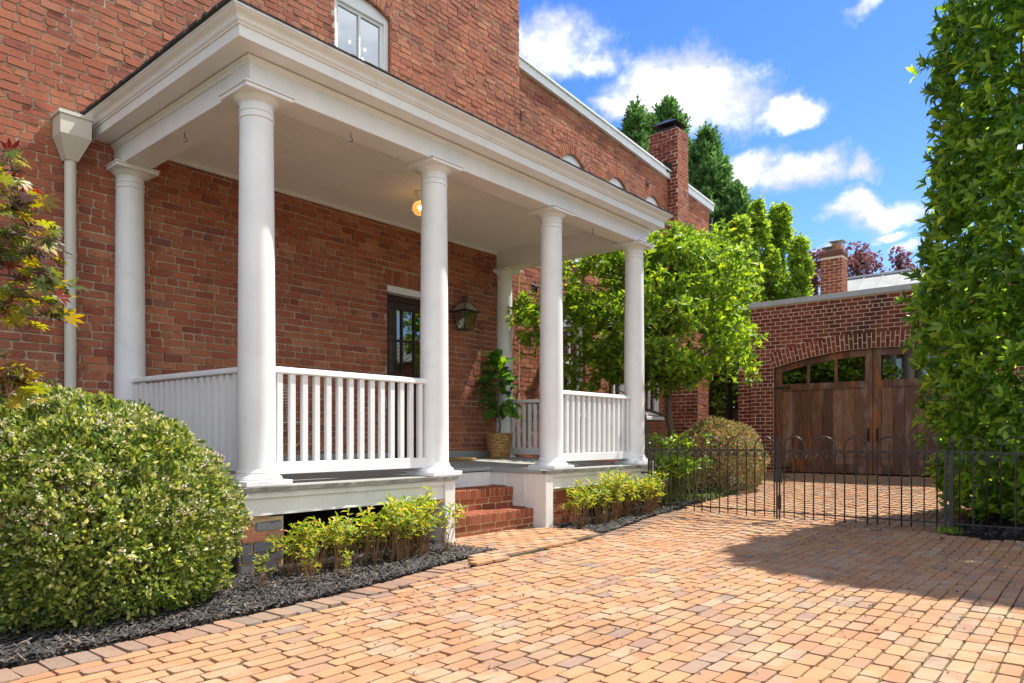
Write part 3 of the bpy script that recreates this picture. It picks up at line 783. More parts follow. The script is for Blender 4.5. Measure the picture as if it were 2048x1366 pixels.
# skirt
k_ = MB()
def skirt(xa, xb):
    k_.box(xa, xb, PY0 + .012, PY0 + .04, .555, .602, .003); k_.box(xa, xb, PY0 + .03, PY0 + .05, .445, .555); k_.box(xa, xb, PY0 + .022, PY0 + .055, .428, .446, .003)
skirt(PX0 + .01, NX0 - .132); k_.box(PX0 + .008, PX0 + .036, PY0 + .055, W1 - .02, .43, .60); k_.build('skirt_board', M['whiteold'], porch)
k_ = MB(); skirt(NX1 + .132, PX1 - .01); k_.box(PX1 - .036, PX1 - .008, PY0 + .055, W1 - .02, .43, .60); k_.build('skirt_board', M['whiteold'], porch)
k_ = MB()
for (xa, sgn) in ((NX0 - .13, 1), (NX1, -1)):
    xb = xa + .13
    k_.box(xa, xb, PY0 + .004, 4.965, -.06, .601, .004)                                       # post to the ground
    xi0, xi1 = (xb - .03, xb - .004) if sgn > 0 else (xa + .004, xa + .03)
    k_.box(xi0, xi1, 4.965, 5.255, .228, .601); k_.box(xi0, xi1, 5.255, NY, .448, .601)
    xf = xb - .004 if sgn > 0 else xa - .008; 
    for (ya, yb2, za) in ((4.975, 5.25, .235), (5.262, NY - .01, .455)):
        a0, a1 = (xb - .004, xb + .006) if sgn > 0 else (xa - .006, xa + .004)
        k_.box(a0, a1, ya, ya + .02, za, .598); k_.box(a0, a1, ya + .02, yb2, za, za + .02)
k_.box(NX0, NX1, NY - .004, NY + .02, .40, .601)
k_.build('stair_post', M['whiteold'], porch)
# near-black sheet standing in for the shade under the deck, and piers
p_ = MB(); p_.box(PX0 + .3, PX1 - .2, PY0 + .9, PY0 + .93, -.05, .55); p_.build('crawl_space_shade_sheet', M['dark'], porch)
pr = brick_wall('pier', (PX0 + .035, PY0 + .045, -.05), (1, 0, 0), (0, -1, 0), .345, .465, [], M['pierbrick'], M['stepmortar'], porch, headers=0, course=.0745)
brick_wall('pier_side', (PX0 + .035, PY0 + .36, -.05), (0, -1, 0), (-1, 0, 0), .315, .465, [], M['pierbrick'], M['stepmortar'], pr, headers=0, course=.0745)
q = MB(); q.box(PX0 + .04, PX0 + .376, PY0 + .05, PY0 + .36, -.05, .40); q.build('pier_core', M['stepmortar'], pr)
q = MB(); q.box(PX0 + .03, PX0 + .27, PY0 + .04, PY0 + .14, .405, .427, .003); q.build('pier_shim', M['terracotta'], pr)
pr2 = brick_wall('pier', (NX1 + .134, PY0 + .07, -.05), (1, 0, 0), (0, -1, 0), .62, .475, [], M['stepbrick'], M['stepmortar'], porch, headers=0)
q = MB(); q.box(NX1 + .14, NX1 + .75, PY0 + .075, PY0 + .3, -.05, .42); q.build('pier_core', M['stepmortar'], pr2)
# steps
st = MB()
def step(y0, y1, z0, z1, nm):
    x0, x1 = NX0 + .006, NX1 - .006; c_ = .0665; rl = .092
    b1 = brick_wall('step', (x0, y0, z0), (1, 0, 0), (0, -1, 0), x1 - x0, z1 - z0 - rl + .004, [], M['stepbrick'], M['stepmortar'], porch, headers=0, course=c_, blen=.215, old=False, depth=.004)
    V = []; Fc = []; n = int((x1 - x0) / .0735); w = (x1 - x0) / n; U = Vector((1, 0, 0))
    for k in range(n):                                                # rowlock nosing: front and top faces
        a = x0 + k * w; b_ = a + w - .010
        cs = [Vector((a, y0 - .012, z1 - rl)), Vector((b_, y0 - .012, z1 - rl)), Vector((b_, y0 - .012, z1 - .004)), Vector((a, y0 - .012, z1 - .004))]
        bpoly(V, Fc, cs, Vector((0, -1, 0)), .004, .001, .006)
        cs = [Vector((a, y0 - .014, z1 - .002)), Vector((b_, y0 - .014, z1 - .002)), Vector((b_, y0 + .18, z1 - .002)), Vector((a, y0 + .18, z1 - .002))]
        bpoly(V, Fc, cs, Vector((0, 0, 1)), .004, .001, .006)
    k = 0; a = x0
    while a < x1:
        b_ = min(a + .205, x1); cs = [Vector((a, y0 + .19, z1 - .002)), Vector((b_, y0 + .19, z1 - .002)), Vector((b_, y1, z1 - .002)), Vector((a, y1, z1 - .002))]
        bpoly(V, Fc, cs, Vector((0, 0, 1)), .004, .001, .006); a += .215
    me = bpy.data.meshes.new('nosing'); me.from_pydata([tuple(v) for v in V], [], Fc); me.update(); link('nosing', me, M['stepbrick'], b1)
    q = MB(); q.box(x0 + .001, x1 - .001, y0 - .010, y1, z1 - rl - .003, z1 - .002); q.box(x0 + .001, x1 - .001, y0 + .004, y1 - .001, z0 - .02, z1 - rl - .003); q.build('step_core', M['stepmortar'], b1)
step(4.86, 5.145, 0.0, .225, 'lower'); step(5.15, 5.475, .225, .445, 'upper')

# columns
def make_column():
    sh = MB(); zb = dz(4.907); H = 3.54 - zb
    z = lambda t: t
    prof = [(.148, .085), (.150, .10), (.140, .115), (.137, .125)]
    for k in range(9):
        t = k / 8; r_ = .136 - .016 * (t ** 1.6); prof.append((r_, .13 + (H - .13 - .20) * t))
    zt = H - .20
    prof += [(.120, zt), (.128, zt + .006), (.128, zt + .016), (.120, zt + .022), (.120, zt + .05), (.127, zt + .055), (.127, zt + .064), (.120, zt + .07), (.121, zt + .11), (.130, zt + .122), (.150, zt + .135), (.163, zt + .150), (.165, zt + .156)]
    sh.lathe(prof, 0, 0, 40)
    o = link('column', sh.mesh('column'), M['white'], porch, loc=(COLX[0], 4.907, zb), smooth=35)
    c_ = MB(); c_.box(-.19, .19, -.19, .19, H - .044, H - .014, .004); c_.box(-.20, .20, -.20, .20, H - .014, H - .0015, .003)
    cc = link('capital', c_.mesh('capital'), M['white'], o, loc=Vector((COLX[0], 4.907, zb)))
    b_ = MB(); b_.box(-.187, .187, -.187, .187, .001, .04, .003); b_.lathe([(.178, .04), (.184, .052), (.178, .066), (.162, .072), (.160, .080), (.152, .086), (.14, .088)], 0, 0, 40)
    link('column_base', b_.mesh('column_base'), M['white'], o, loc=Vector((COLX[0], 4.907, zb)), smooth=35)
    return o
COLX = [2.82, 4.63, 6.44, 8.25]
col0 = make_column(); names = ['near corner porch column beside the rounded shrub', 'second column, at the left of the brick steps', 'third column, at the right of the brick steps', 'far corner porch column beside the iron gate post']
col0['label'] = names[0]; zc = dz(4.907)
for i, (x, y, lb_) in enumerate([(COLX[1], 4.907, names[1]), (COLX[2], 4.907, names[2]), (COLX[3], 4.907, names[3]), (COLX[0], 7.19, 'column engaged in the wall beside the cream downspout'), (COLX[3], 7.19, 'column engaged in the wall behind the potted plant')]):
    c = copy_tree(col0, porch); c.location = Vector((x, y, zc)) - Vector(porch.location); c['label'] = lb_
# beams
b_ = MB(); BZ0, BZ1 = 3.54, 3.75
b_.box(2.695, 8.375, 4.782, 5.032, BZ0, BZ1 + .03, .004); b_.box(2.697, 2.945, 5.032, W1 - .012, BZ0 + .001, BZ1 + .03); b_.box(8.125, 8.373, 5.032, W1 - .012, BZ0 + .001, BZ1 + .03)
def sweep(mb, path, prof):
    """path: 4 corner points ccw seen from above (left-back, left-front, right-front, right-back); prof (outward, z)"""
    (xl, yb_), (_, yf), (xr, _) = path[0], path[1], path[2]
    n = len(prof); vs = []
    for d, z in prof: vs.append((xl - d, yb_, z))
    for d, z in prof: vs.append((xl - d, yf - d, z))
    for d, z in prof: vs.append((xr + d, yf - d, z))
    for d, z in prof: vs.append((xr + d, yb_, z))
    mb.add(vs, [(s * n + k, s * n + k + 1, (s + 1) * n + k + 1, (s + 1) * n + k) for s in range(3) for k in range(n - 1)])
sweep(b_, [(2.695, W1 - .012), (2.695, 4.782), (8.375, 4.782)], [(.0, 3.70), (.006, 3.702), (.008, 3.712), (.018, 3.725), (.03, 3.730), (.032, 3.742), (.0, 3.7495)])
b_.build('beam', M['white'], porch)
c_ = MB()
cprof = [(-.20, 3.7505), (-.004, 3.750), (0, 3.752), (0, 3.83), (.012, 3.832), (.014, 3.842), (.022, 3.846), (.030, 3.856), (.034, 3.870), (.044, 3.882), (.060, 3.892), (.074, 3.902), (.074, 3.909), (.084, 3.912), (.084, 3.93), (.0, 3.935)]
sweep(c_, [(2.513, W1 - .004), (2.513, 4.60), (8.505, 4.60)], cprof)
c_.build('cornice', M['white'], porch)
r_ = MB(); rx0, rx1, ry0 = 2.513 - .098, 8.505 + .098, 4.505; zt = 3.932; zr = 4.52
vs = [(rx0, W1 - .01, zt), (rx0, ry0, zt), (rx1, ry0, zt), (rx1, W1 - .01, zt), (rx0 + 1.6, W1 - .01, zr), (rx1 - 1.6, W1 - .01, zr)]
vs2 = [(a, b2, c2 + .007) for a, b2, c2 in vs]
r_.add(vs + vs2, [(7, 8, 11, 10), (6, 7, 10), (8, 9, 11), (0, 1, 7, 6), (1, 2, 8, 7), (2, 3, 9, 8), (3, 2, 1, 0)])
n = 90
for k in range(n):                                                       # ragged shingle butts along the front edge
    x = rx0 + (rx1 - rx0) * k / n; r_.box(x, x + (rx1 - rx0) / n - .004, ry0 - random.uniform(-.002, .006), ry0 + .05, zt + .001, zt + random.uniform(.007, .011))
for k in range(40):
    y = ry0 + (W1 - ry0 - .02) * k / 40; r_.box(rx0 - random.uniform(.004, .016), rx0 + .04, y, y + .064, zt + .001, zt + random.uniform(.016, .026))
r_.build('porch_roof', M['shingle'], porch)
# ceiling: beadboard with real grooves running along x
c_ = MB(); y = 5.033; zc_ = 3.806
prof = []
while y < W1 - .02:
    prof += [(y, zc_), (y + .046, zc_), (y + .050, zc_ + .012), (y + .056, zc_ + .012), (y + .060, zc_)]; y += .0605
vs = []; 
for yy_, zz in prof: vs += [(2.946, yy_, zz), (8.124, yy_, zz)]
c_.add(vs, [(2 * k, 2 * k + 1, 2 * k + 3, 2 * k + 2) for k in range(len(prof) - 1)])
c_.build('ceiling', M['ceil'], porch)
c_ = MB(); c_.box(2.946, 8.124, W1 - .045, W1 - .012, 3.755, 3.805, .004); c_.box(2.946, 8.124, 5.033, 5.05, 3.77, 3.8055); c_.box(2.946, 2.963, 5.05, W1 - .045, 3.77, 3.8055); c_.box(8.107, 8.124, 5.05, W1 - .045, 3.77, 3.8055)
c_.build('ceiling_trim', M['white'], porch)
c_ = MB(); c_.box(2.96, 5.995, W1 - .035, W1 - .010, dz(7.24), dz(7.24) + .10, .004); c_.box(6.955, 8.12, W1 - .035, W1 - .010, dz(7.24), dz(7.24) + .10, .004); c_.box(6.0, 6.95, W1 - .03, W1 + .1, dz(7.24) - .002, dz(7.24) + .02)
c_.build('baseboard', M['greytrim'], porch)
# railings
def railing(p0, p1, n, label):
    ax = 0 if abs(p1[0] - p0[0]) > abs(p1[1] - p0[1]) else 1; L = (p1[0] - p0[0]) if ax == 0 else (p1[1] - p0[1])
    r_ = MB(); zt = 1.535; zb0 = .712
    prof = [(-.036, 1.49), (-.036, 1.51), (-.026, 1.528), (0, 1.536), (.026, 1.528), (.036, 1.51), (.036, 1.49), (.02, 1.482), (-.02, 1.482)]
    if ax == 0:
        r_.prism(prof, lambda a, z: (p0[0], p0[1] + a, z), lambda a, z: (p1[0], p1[1] + a, z)); r_.box(p0[0], p1[0], p0[1] - .022, p0[1] + .022, zb0, zb0 + .093, .004)
    else:
        s0 = dz(p0[1]) - dz(4.907); r_.prism(prof, lambda a, z: (p0[0] + a, p0[1], z), lambda a, z: (p1[0] + a, p1[1], z + .02)); r_.box(p0[0] - .022, p0[0] + .022, p0[1], p1[1], zb0 + .02, zb0 + .113, .004)
    rl = r_.build('railing', M['white'], porch, smooth=30, label=label)
    me = MB().box(-.024, .024, -.02, .02, 0, 1.483 - .803, .003).mesh('baluster')
    me.materials.append(M['white']); pw_ = wloc(rl)
    for k in range(n):
        t = (k + .5) / n; o = bpy.data.objects.new('baluster', me); COL.objects.link(o); o.parent = rl
        o.location = Vector((p0[0] + (p1[0] - p0[0]) * t, p0[1] + (p1[1] - p0[1]) * t, .803)) - pw_
    return rl
railing((2.95, 4.907), (4.50, 4.907), 14, 'front railing left of the steps')
railing((6.57, 4.907), (8.12, 4.907), 14, 'front railing right of the steps')
railing((2.82, 5.04), (2.82, 7.06), 19, 'side railing behind the rounded shrub')
railing((8.25, 5.04), (8.25, 7.06), 19, 'side railing at the far end behind the potted plant')

# ------------------------------------------------------------------ small things on the porch
for (x, y, lb_) in [(2.77, 5.96, 'small black hook hanging from the left side beam of the porch'), (3.67, 4.90, 'small black hook under the front beam, between the first two columns'), (7.26, 4.90, 'small black hook under the front beam, between the last two columns')]:
    h = MB(); pts = [(x, y, 3.545), (x, y, 3.50)] + [(x + .018 * math.sin(a) , y - .0, 3.482 + .018 * math.cos(a)) for a in [k * PI / 6 for k in range(0, 8)]]
    h.tube(pts, .0035, 6); o = h.build('ceiling_hook', M['iron']); tag(o, lb_, 'hook', 'black hooks under the porch beams')
lt = thing('ceiling_light', 'round amber glass globe light on the porch ceiling, switched on', 'lamp', (5.55, 6.12, 3.806))
q = MB(); q.lathe([(.001, 3.803), (.06, 3.803), (.06, 3.79), (.045, 3.775), (.03, 3.75), (.026, 3.715), (.034, 3.70), (.034, 3.69)], 5.55, 6.12, 24); q.build('lamp_base', M['white'], lt, smooth=40)
m, g, b, geo = newmat('amber_glass'); gl = g.new('ShaderNodeBsdfGlossy'); gl.inputs['Roughness'].default_value = .03
tr = g.new('ShaderNodeBsdfTransparent'); tr.inputs['Color'].default_value = (.95, .62, .22, 1); tl_ = g.new('ShaderNodeBsdfTranslucent'); tl_.inputs['Color'].default_value = (.95, .6, .2, 1)
mx0 = g.new('ShaderNodeMixShader'); mx0.inputs[0].default_value = .45; g.l.new(tr.outputs[0], mx0.inputs[1]); g.l.new(tl_.outputs[0], mx0.inputs[2])
lw = g.new('ShaderNodeLayerWeight'); lw.inputs['Blend'].default_value = .3
mx = g.new('ShaderNodeMixShader'); g.l.new(g.math('ADD', g.math('MULTIPLY', lw.outputs['Facing'], .35), .06), mx.inputs[0]); g.l.new(mx0.outputs[0], mx.inputs[1]); g.l.new(gl.outputs[0], mx.inputs[2])
g.l.new(mx.outputs[0], m.node_tree.nodes['Material Output'].inputs['Surface'])
q = MB(); q.sphere((5.55, 6.12, 3.615), .088, 28, 18); q.build('globe', m, lt, smooth=True)
q = MB(); q.sphere((5.55, 6.12, 3.625), .024, 14, 10); q.build('bulb', emit('warm_bulb', (1, .85, .6), 16), lt, smooth=True)
# lantern
ln = thing('wall_lantern', 'dark bronze gas style lantern on the brick wall between the second and third columns', 'lantern', (7.26, 7.24, 2.5))
cxl, cyl = 7.26, 7.06
def sq(h, z): return [(cxl - h, cyl - h, z), (cxl + h, cyl - h, z), (cxl + h, cyl + h, z), (cxl - h, cyl + h, z)]
q = MB(); lo, hi = sq(.070, 2.515), sq(.125, 2.755)
for i in range(4): q.tube([lo[i], hi[i]], .008, 5); q.tube([lo[i], lo[(i + 1) % 4]], .009, 5); q.tube([hi[i], hi[(i + 1) % 4]], .009, 5)
ev, tp = sq(.150, 2.765), sq(.055, 2.885)
for i in range(4): q.tube([ev[i], ev[(i + 1) % 4]], .010, 5); q.tube([ev[i], tp[i]], .009, 5); q.tube([tp[i], tp[(i + 1) % 4]], .009, 5)
q.lathe([(.045, 2.88), (.042, 2.93), (.038, 2.97), (.05, 2.972), (.05, 2.985), (.0, 2.99)], cxl, cyl, 12)
q.box(cxl - .02, cxl + .02, cyl + .12, 7.245, 2.74, 2.80); q.box(cxl - .05, cxl + .05, 7.225, 7.245, 2.62, 2.86)
q.build('lantern_frame', M['bronze'], ln)
q = MB(); i_ = 0
for i in range(4): q.add([lo[i], lo[(i + 1) % 4], hi[(i + 1) % 4], hi[i]], [(0, 1, 2, 3)])
q.build('glass', M['lampglass'], ln)
q = MB()
for i in range(4): q.add([ev[i], ev[(i + 1) % 4], tp[(i + 1) % 4], tp[i]], [(0, 1, 2, 3)])
q.build('lantern_top', paint('frosted_top', (.32, .29, .24), .4), ln)
q = MB(); q.lathe([(.012, 2.52), (.012, 2.56), (.02, 2.565), (.004, 2.60)], cxl, cyl, 8); q.build('burner', M['bronze'], ln)
# door mat
q = MB(); q.box(6.10, 7.02, 6.60, 7.12, dz(6.6) + .002, dz(7.1) + .022, .008); tag(q.build('doormat', M['coir']), 'brown coir doormat on the grey deck in front of the door', 'doormat')
# potted fiddle leaf fig
pt = thing('potted_plant', 'fiddle leaf fig in a woven basket on the porch deck', 'potted plant', (7.78, 6.88, dz(6.88)))
zb = dz(6.88) + .002
q = MB(); prof = [(.001, zb), (.15, zb), (.155, zb + .01)] + [(.155 + .045 * t, zb + .01 + .34 * t) for t in (.2, .4, .6, .8, 1)] + [(.205, zb + .36), (.19, zb + .365), (.18, zb + .33), (.001, zb + .32)]
q.lathe(prof, 7.78, 6.88, 30); q.build('basket', M['basket'], pt, smooth=50)

# ------------------------------------------------------------------ leaf machinery
T_SMALL = (np.array([[0, 0, 0], [.45, -.5, .10], [1, 0, 0], [.45, .5, .10]]), np.array([[0, 1, 2], [0, 2, 3]]))
T_LEAF = (np.array([[0, 0, 0], [.28, -.38, .10], [.62, -.46, .09], [1, 0, -.10], [.62, .46, .09], [.28, .38, .10], [.3, 0, 0], [.65, 0, -.01]]),
          np.array([[0, 1, 6], [1, 2, 7], [1, 7, 6], [2, 3, 7], [0, 6, 5], [6, 7, 4], [6, 4, 5], [7, 3, 4]]))
def maple_t():
    v = [[0, 0, 0]]; f = []
    tips = [(-2.2, .55), (-1.25, .9), (-.62, 1.05), (0, 1.2), (.62, 1.05), (1.25, .9), (2.2, .55)]
    for i, (a, r) in enumerate(tips):
        a0 = a - .28; a1 = a + .28; n = len(v)
        v += [[.42 * math.cos(a0) + .1, .42 * math.sin(a0), .02], [r * .6 * math.cos(a - .2) + .1, r * .6 * math.sin(a - .2), .05], [r * math.cos(a) * .9 + .1, r * math.sin(a) * .9, -.06], [r * .6 * math.cos(a + .2) + .1, r * .6 * math.sin(a + .2), .05], [.42 * math.cos(a1) + .1, .42 * math.sin(a1), .02]]
        f += [[0, n, n + 1], [0, n + 1, n + 3], [n + 1, n + 2, n + 3], [0, n + 3, n + 4]]
    return (np.array(v), np.array(f))
T_MAPLE = maple_t()
T_SPRAY = (np.array([[0, 0, 0], [.3, -.4, .06], [.45, -.12, 0], [.7, -.34, .05], [.75, -.08, 0], [1, 0, -.04], [.75, .08, 0], [.7, .34, .05], [.45, .12, 0], [.3, .4, .06]]),
           np.array([[0, 1, 2], [2, 3, 4], [4, 5, 6], [6, 7, 8], [8, 9, 0], [0, 2, 8], [2, 4, 6], [2, 6, 8]]))
def nrmz(a): return a / np.maximum(np.linalg.norm(a, axis=1, keepdims=True), 1e-9)
def leaves(C, D, Nr, L, W, tmpl):
    """C centres/bases, D growth dir, Nr approx normal -> verts, faces"""
    D = nrmz(D); S = nrmz(np.cross(Nr, D)); Nn = np.cross(D, S); tv, tf = tmpl; n = len(C)
    V = C[:, None, :] + D[:, None, :] * (tv[None, :, 0:1] * L[:, None, None]) + S[:, None, :] * (tv[None, :, 1:2] * W[:, None, None]) + Nn[:, None, :] * (tv[None, :, 2:3] * L[:, None, None])
    T = tf[None] + (np.arange(n) * len(tv))[:, None, None]
    return V.reshape(-1, 3), T.reshape(-1, 3)
def leaf_obj(name, parts, mat, parent=None, label=None):
    Vs = []; Ts = []; n = 0
    for V, T in parts: Vs.append(V); Ts.append(T + n); n += len(V)
    return link(name, np_mesh(name, np.concatenate(Vs), np.concatenate(Ts)), mat, parent, label=label)
def sph(n):
    v = rng.normal(size=(n, 3)); return nrmz(v)
def lump(d, k=6, seed=0):
    """smooth pseudo-noise on directions/positions"""
    r = np.random.default_rng(seed); s = np.zeros(len(d))
    for i in range(k):
        w = r.normal(size=3) * r.uniform(1.5, 5); s += np.sin(d @ w + r.uniform(0, 6.3)) / k
    return s
def rosettes(C, A, m, L, W, spread=(.5, 1.25), tmpl=T_LEAF, droop=.0):
    """m leaves round each tip C with axis A"""
    n = len(C); A = nrmz(A); h = np.where(np.abs(A[:, 2:3]) < .9, np.array([[0, 0, 1.]]), np.array([[1., 0, 0]])); X = nrmz(np.cross(A, h)); Y = np.cross(A, X)
    ph = (np.arange(m)[None] * 2.4 + rng.uniform(0, 6.3, (n, 1)) + rng.normal(0, .3, (n, m)))[..., None]
    th = rng.uniform(*spread, (n, m, 1))
    D = A[:, None] * np.cos(th) + (X[:, None] * np.cos(ph) + Y[:, None] * np.sin(ph)) * np.sin(th); D[..., 2] -= droop
    Nr = A[:, None] * np.sin(th) - (X[:, None] * np.cos(ph) + Y[:, None] * np.sin(ph)) * np.cos(th) + rng.normal(0, .25, (n, m, 3))
    Cc = C[:, None] - A[:, None] * rng.uniform(0, L * .5, (n, m, 1))
    l = L * rng.uniform(.6, 1.15, n * m)
    return leaves(Cc.reshape(-1, 3), D.reshape(-1, 3), Nr.reshape(-1, 3), l, l * W, tmpl)
def branchy(mb, base, tip, r0, r1, wig=.06, n=5):
    b = Vector(base); t = Vector(tip); pts = []
    for k in range(n + 1):
        f = k / n; p = b.lerp(t, f); 
        if 0 < k < n: p += Vector((random.gauss(0, wig), random.gauss(0, wig), random.gauss(0, wig * .5)))
        pts.append(p)
    mb.tube(pts, [r0 + (r1 - r0) * k / n for k in range(n + 1)], 7); return pts

# fig plant leaves and stem
q = MB(); tr_ = branchy(q, (7.78, 6.88, zb + .30), (7.76, 6.86, zb + 1.35), .014, .008, .012, 6)
for k in range(5): branchy(q, tr_[3 + k % 3], (7.78 + random.uniform(-.2, .2), 6.88 + random.uniform(-.2, .2), zb + random.uniform(.9, 1.35)), .006, .004, .01, 3)
q.build('stem', M['bark'], pt, smooth=True)
nf = 95; zz = rng.uniform(.62, 1.42, nf); a = rng.uniform(0, 6.3, nf); rr = .27 * np.sqrt(rng.uniform(.1, 1, nf)) * np.clip((1.62 - zz) * 1.5, .25, 1)
C = np.stack([7.78 + rr * np.cos(a) * .7, 6.88 + rr * np.sin(a) * .7, zb + zz], 1); D = np.stack([np.cos(a), np.sin(a), rng.normal(.1, .45, nf) + (zz - 1.0) * 1.2], 1)
V_, T_ = leaves(C, D, np.stack([-D[:, 0] * .4, -D[:, 1] * .4, np.ones(nf)], 1) + rng.normal(0, .3, (nf, 3)), rng.uniform(.17, .27, nf), rng.uniform(.13, .19, nf), T_LEAF)
o = leaf_obj('foliage', [(V_, T_)], M['fig'], pt)
# bistro chair behind the first railing
cr = thing('rattan_chair', 'rattan bistro chair with black and cream weave, behind the front railing', 'chair', (3.55, 5.75, dz(5.75)))
z0 = dz(5.75) + .002; cxx, cyy = 3.55, 5.72
q = MB()
for (a, b2, top) in ((-.22, -.20, .45), (.22, -.20, .45), (-.22, .22, .45), (.22, .22, .45)):
    q.tube([(cxx + a * 1.15, cyy + b2 * 1.15, z0 + (b2 * 0)), (cxx + a * .85, cyy + b2 * .9, z0 + top)], .014, 8)
for s in (-1, 1): q.tube([(cxx + s * .25, cyy - .22, z0 + .08), (cxx + s * .19, cyy + .2, z0 + .40)], .010, 6); q.tube([(cxx - .25, cyy + s * .23, z0 + .10), (cxx + .20, cyy + s * .2, z0 + .40)], .010, 6)
q.build('leg_frame', M['rattan'], cr)
q = MB(); pts = []
for k in range(15):
    a = PI * k / 14; pts.append((cxx - .22 * math.cos(a) * 1.0, cyy + .24, z0 + .45 + .42 * math.sin(a) ** .55))
q.tube(pts, .017, 8); q.build('back_frame', M['weave'], cr)
q = MB()
for k in range(-3, 4): q.tube([(cxx + k * .06, cyy + .235, z0 + .47), (cxx + k * .055, cyy + .24, z0 + .84 - abs(k) * .02)], .005, 5)
for k in range(9): q.box(cxx - .19, cxx + .19, cyy + .233, cyy + .243, z0 + .55 + k * .03, z0 + .558 + k * .03)
q.build('backrest', M['weave'], cr)
q = MB(); q.lathe([(.001, z0 + .44), (.235, z0 + .44), (.245, z0 + .455), (.235, z0 + .475), (.001, z0 + .47)], cxx, cyy, 24); q.build('seat', M['weave'], cr)

# chandelier seen through the upper window
cd = thing('chandelier', 'dark chandelier with lit bulbs seen through the upper window', 'chandelier', (6.2, 8.35, 7.5))
q = MB(); q.tube([(6.2, 8.35, 7.6), (6.2, 8.35, 6.45)], .012, 6); q.sphere((6.2, 8.35, 6.4), .05)
for k in range(6):
    a = k * PI / 3; ca, sa = math.cos(a), math.sin(a)
    q.tube([(6.2, 8.35, 6.38), (6.2 + .12 * ca, 8.35 + .12 * sa, 6.30), (6.2 + .24 * ca, 8.35 + .24 * sa, 6.34), (6.2 + .26 * ca, 8.35 + .26 * sa, 6.42)], .008, 5)
q.build('arm_frame', M['iron'], cd)
CB_ = emit('candle_bulb', (1, .85, .65), 7)
for k in range(6):
    a = k * PI / 3; q = MB(); q.sphere((6.2 + .26 * math.cos(a), 8.35 + .26 * math.sin(a), 6.46), .014, 8, 6, 1.6); q.build('bulb', CB_, cd)

# ------------------------------------------------------------------ shrubs and trees
def shrub(name, label, cat, c, rad, hgt, nleaf, L, W, mat, depth=.07, seed=1, flowers=0, group=None, boxy=1.0, lumpy=1.0):
    t = thing(name, label, cat, (c[0], c[1], gz(c[0])), group); z0 = gz(c[0])
    d = sph(nleaf); d[:, 2] = np.where(d[:, 2] < -.68, -d[:, 2], d[:, 2])
    lp = 1 + lumpy * (.07 * lump(d * 1.6, 8, seed) + .035 * lump(d * 5, 8, seed + 1)) + .05 * (lumpy - 1) * lump(d * 11, 8, seed + 2)
    gp = np.clip(-.22 - lump(d * 6.5, 9, seed + 5), 0, .3) * (1.0 if lumpy > 1 else .4); e = rng.exponential(depth, nleaf) + gp * 2.0; e = np.clip(e, 0, .55); tuft = rng.uniform(0, .03, nleaf)
    rx, ry, rz = rad[0], rad[1], hgt * .58; cz = z0 + hgt * .42
    sc_ = (lp + tuft / rad[0] - e)
    q_ = np.sign(d) * np.abs(d) ** boxy
    P_ = np.stack([c[0] + q_[:, 0] * rx * sc_, c[1] + q_[:, 1] * ry * sc_, cz + q_[:, 2] * rz * sc_], 1); P_[:, 2] = np.maximum(P_[:, 2], z0 + .03)
    D = d + rng.normal(0, .75, (nleaf, 3)) + np.array([0, 0, .35]); Nr = d + rng.normal(0, .6, (nleaf, 3))
    l = L * rng.uniform(.55, 1.2, nleaf)
    leaf_obj('foliage', [leaves(P_, D, Nr, l, l * W, T_SMALL if L < .038 else T_LEAF)], mat, t)
    if flowers:
        wgt = np.clip(.15 + lump(d * 4.5, 8, seed + 9), .02, 1) * np.exp(-e * 18); k = rng.choice(nleaf, flowers, replace=False, p=wgt / wgt.sum()); k = k[(d[k, 2] > -.2)]
        Pf = P_[k] + d[k] * .02; m_ = len(k)
        Pf = np.repeat(Pf, 4, 0) + rng.normal(0, .006, (m_ * 4, 3))
        leaf_obj('flower', [leaves(Pf, rng.normal(size=Pf.shape) + np.repeat(d[k], 4, 0) * .8, rng.normal(size=Pf.shape), np.full(len(Pf), .015), np.full(len(Pf), .011), T_SMALL)], M['flower'], t)
    b = MB()
    for k in range(26):
        a = random.uniform(0, 2 * PI); rr = random.uniform(.3, .85); e_ = random.uniform(.1, 1.2)
        branchy(b, (c[0] + random.uniform(-.08, .08), c[1] + random.uniform(-.08, .08), z0), (c[0] + rr * rx * math.cos(a) * math.cos(e_), c[1] + rr * ry * math.sin(a) * math.cos(e_), z0 + .1 + rr * hgt * math.sin(e_) * .95), .014, .004, .04, 4)
    b.build('branch', M['bark'], t); return t
shrub('rounded_shrub', 'large rounded green shrub with tiny pale flowers at the near corner of the porch', 'shrub', (1.56, 4.66), (.80, .84), 1.20, 58000, .038, .52, M['abelia'], .075, 3, 2700, lumpy=2.2, boxy=.93)
shrub('rounded_shrub', 'clipped round shrub with reddish tips behind the iron gate, before the garage', 'shrub', (10.75, 4.86), (.68, .68), 1.10, 24000, .036, .6, M['barberry'], .06, 9, lumpy=1.8)

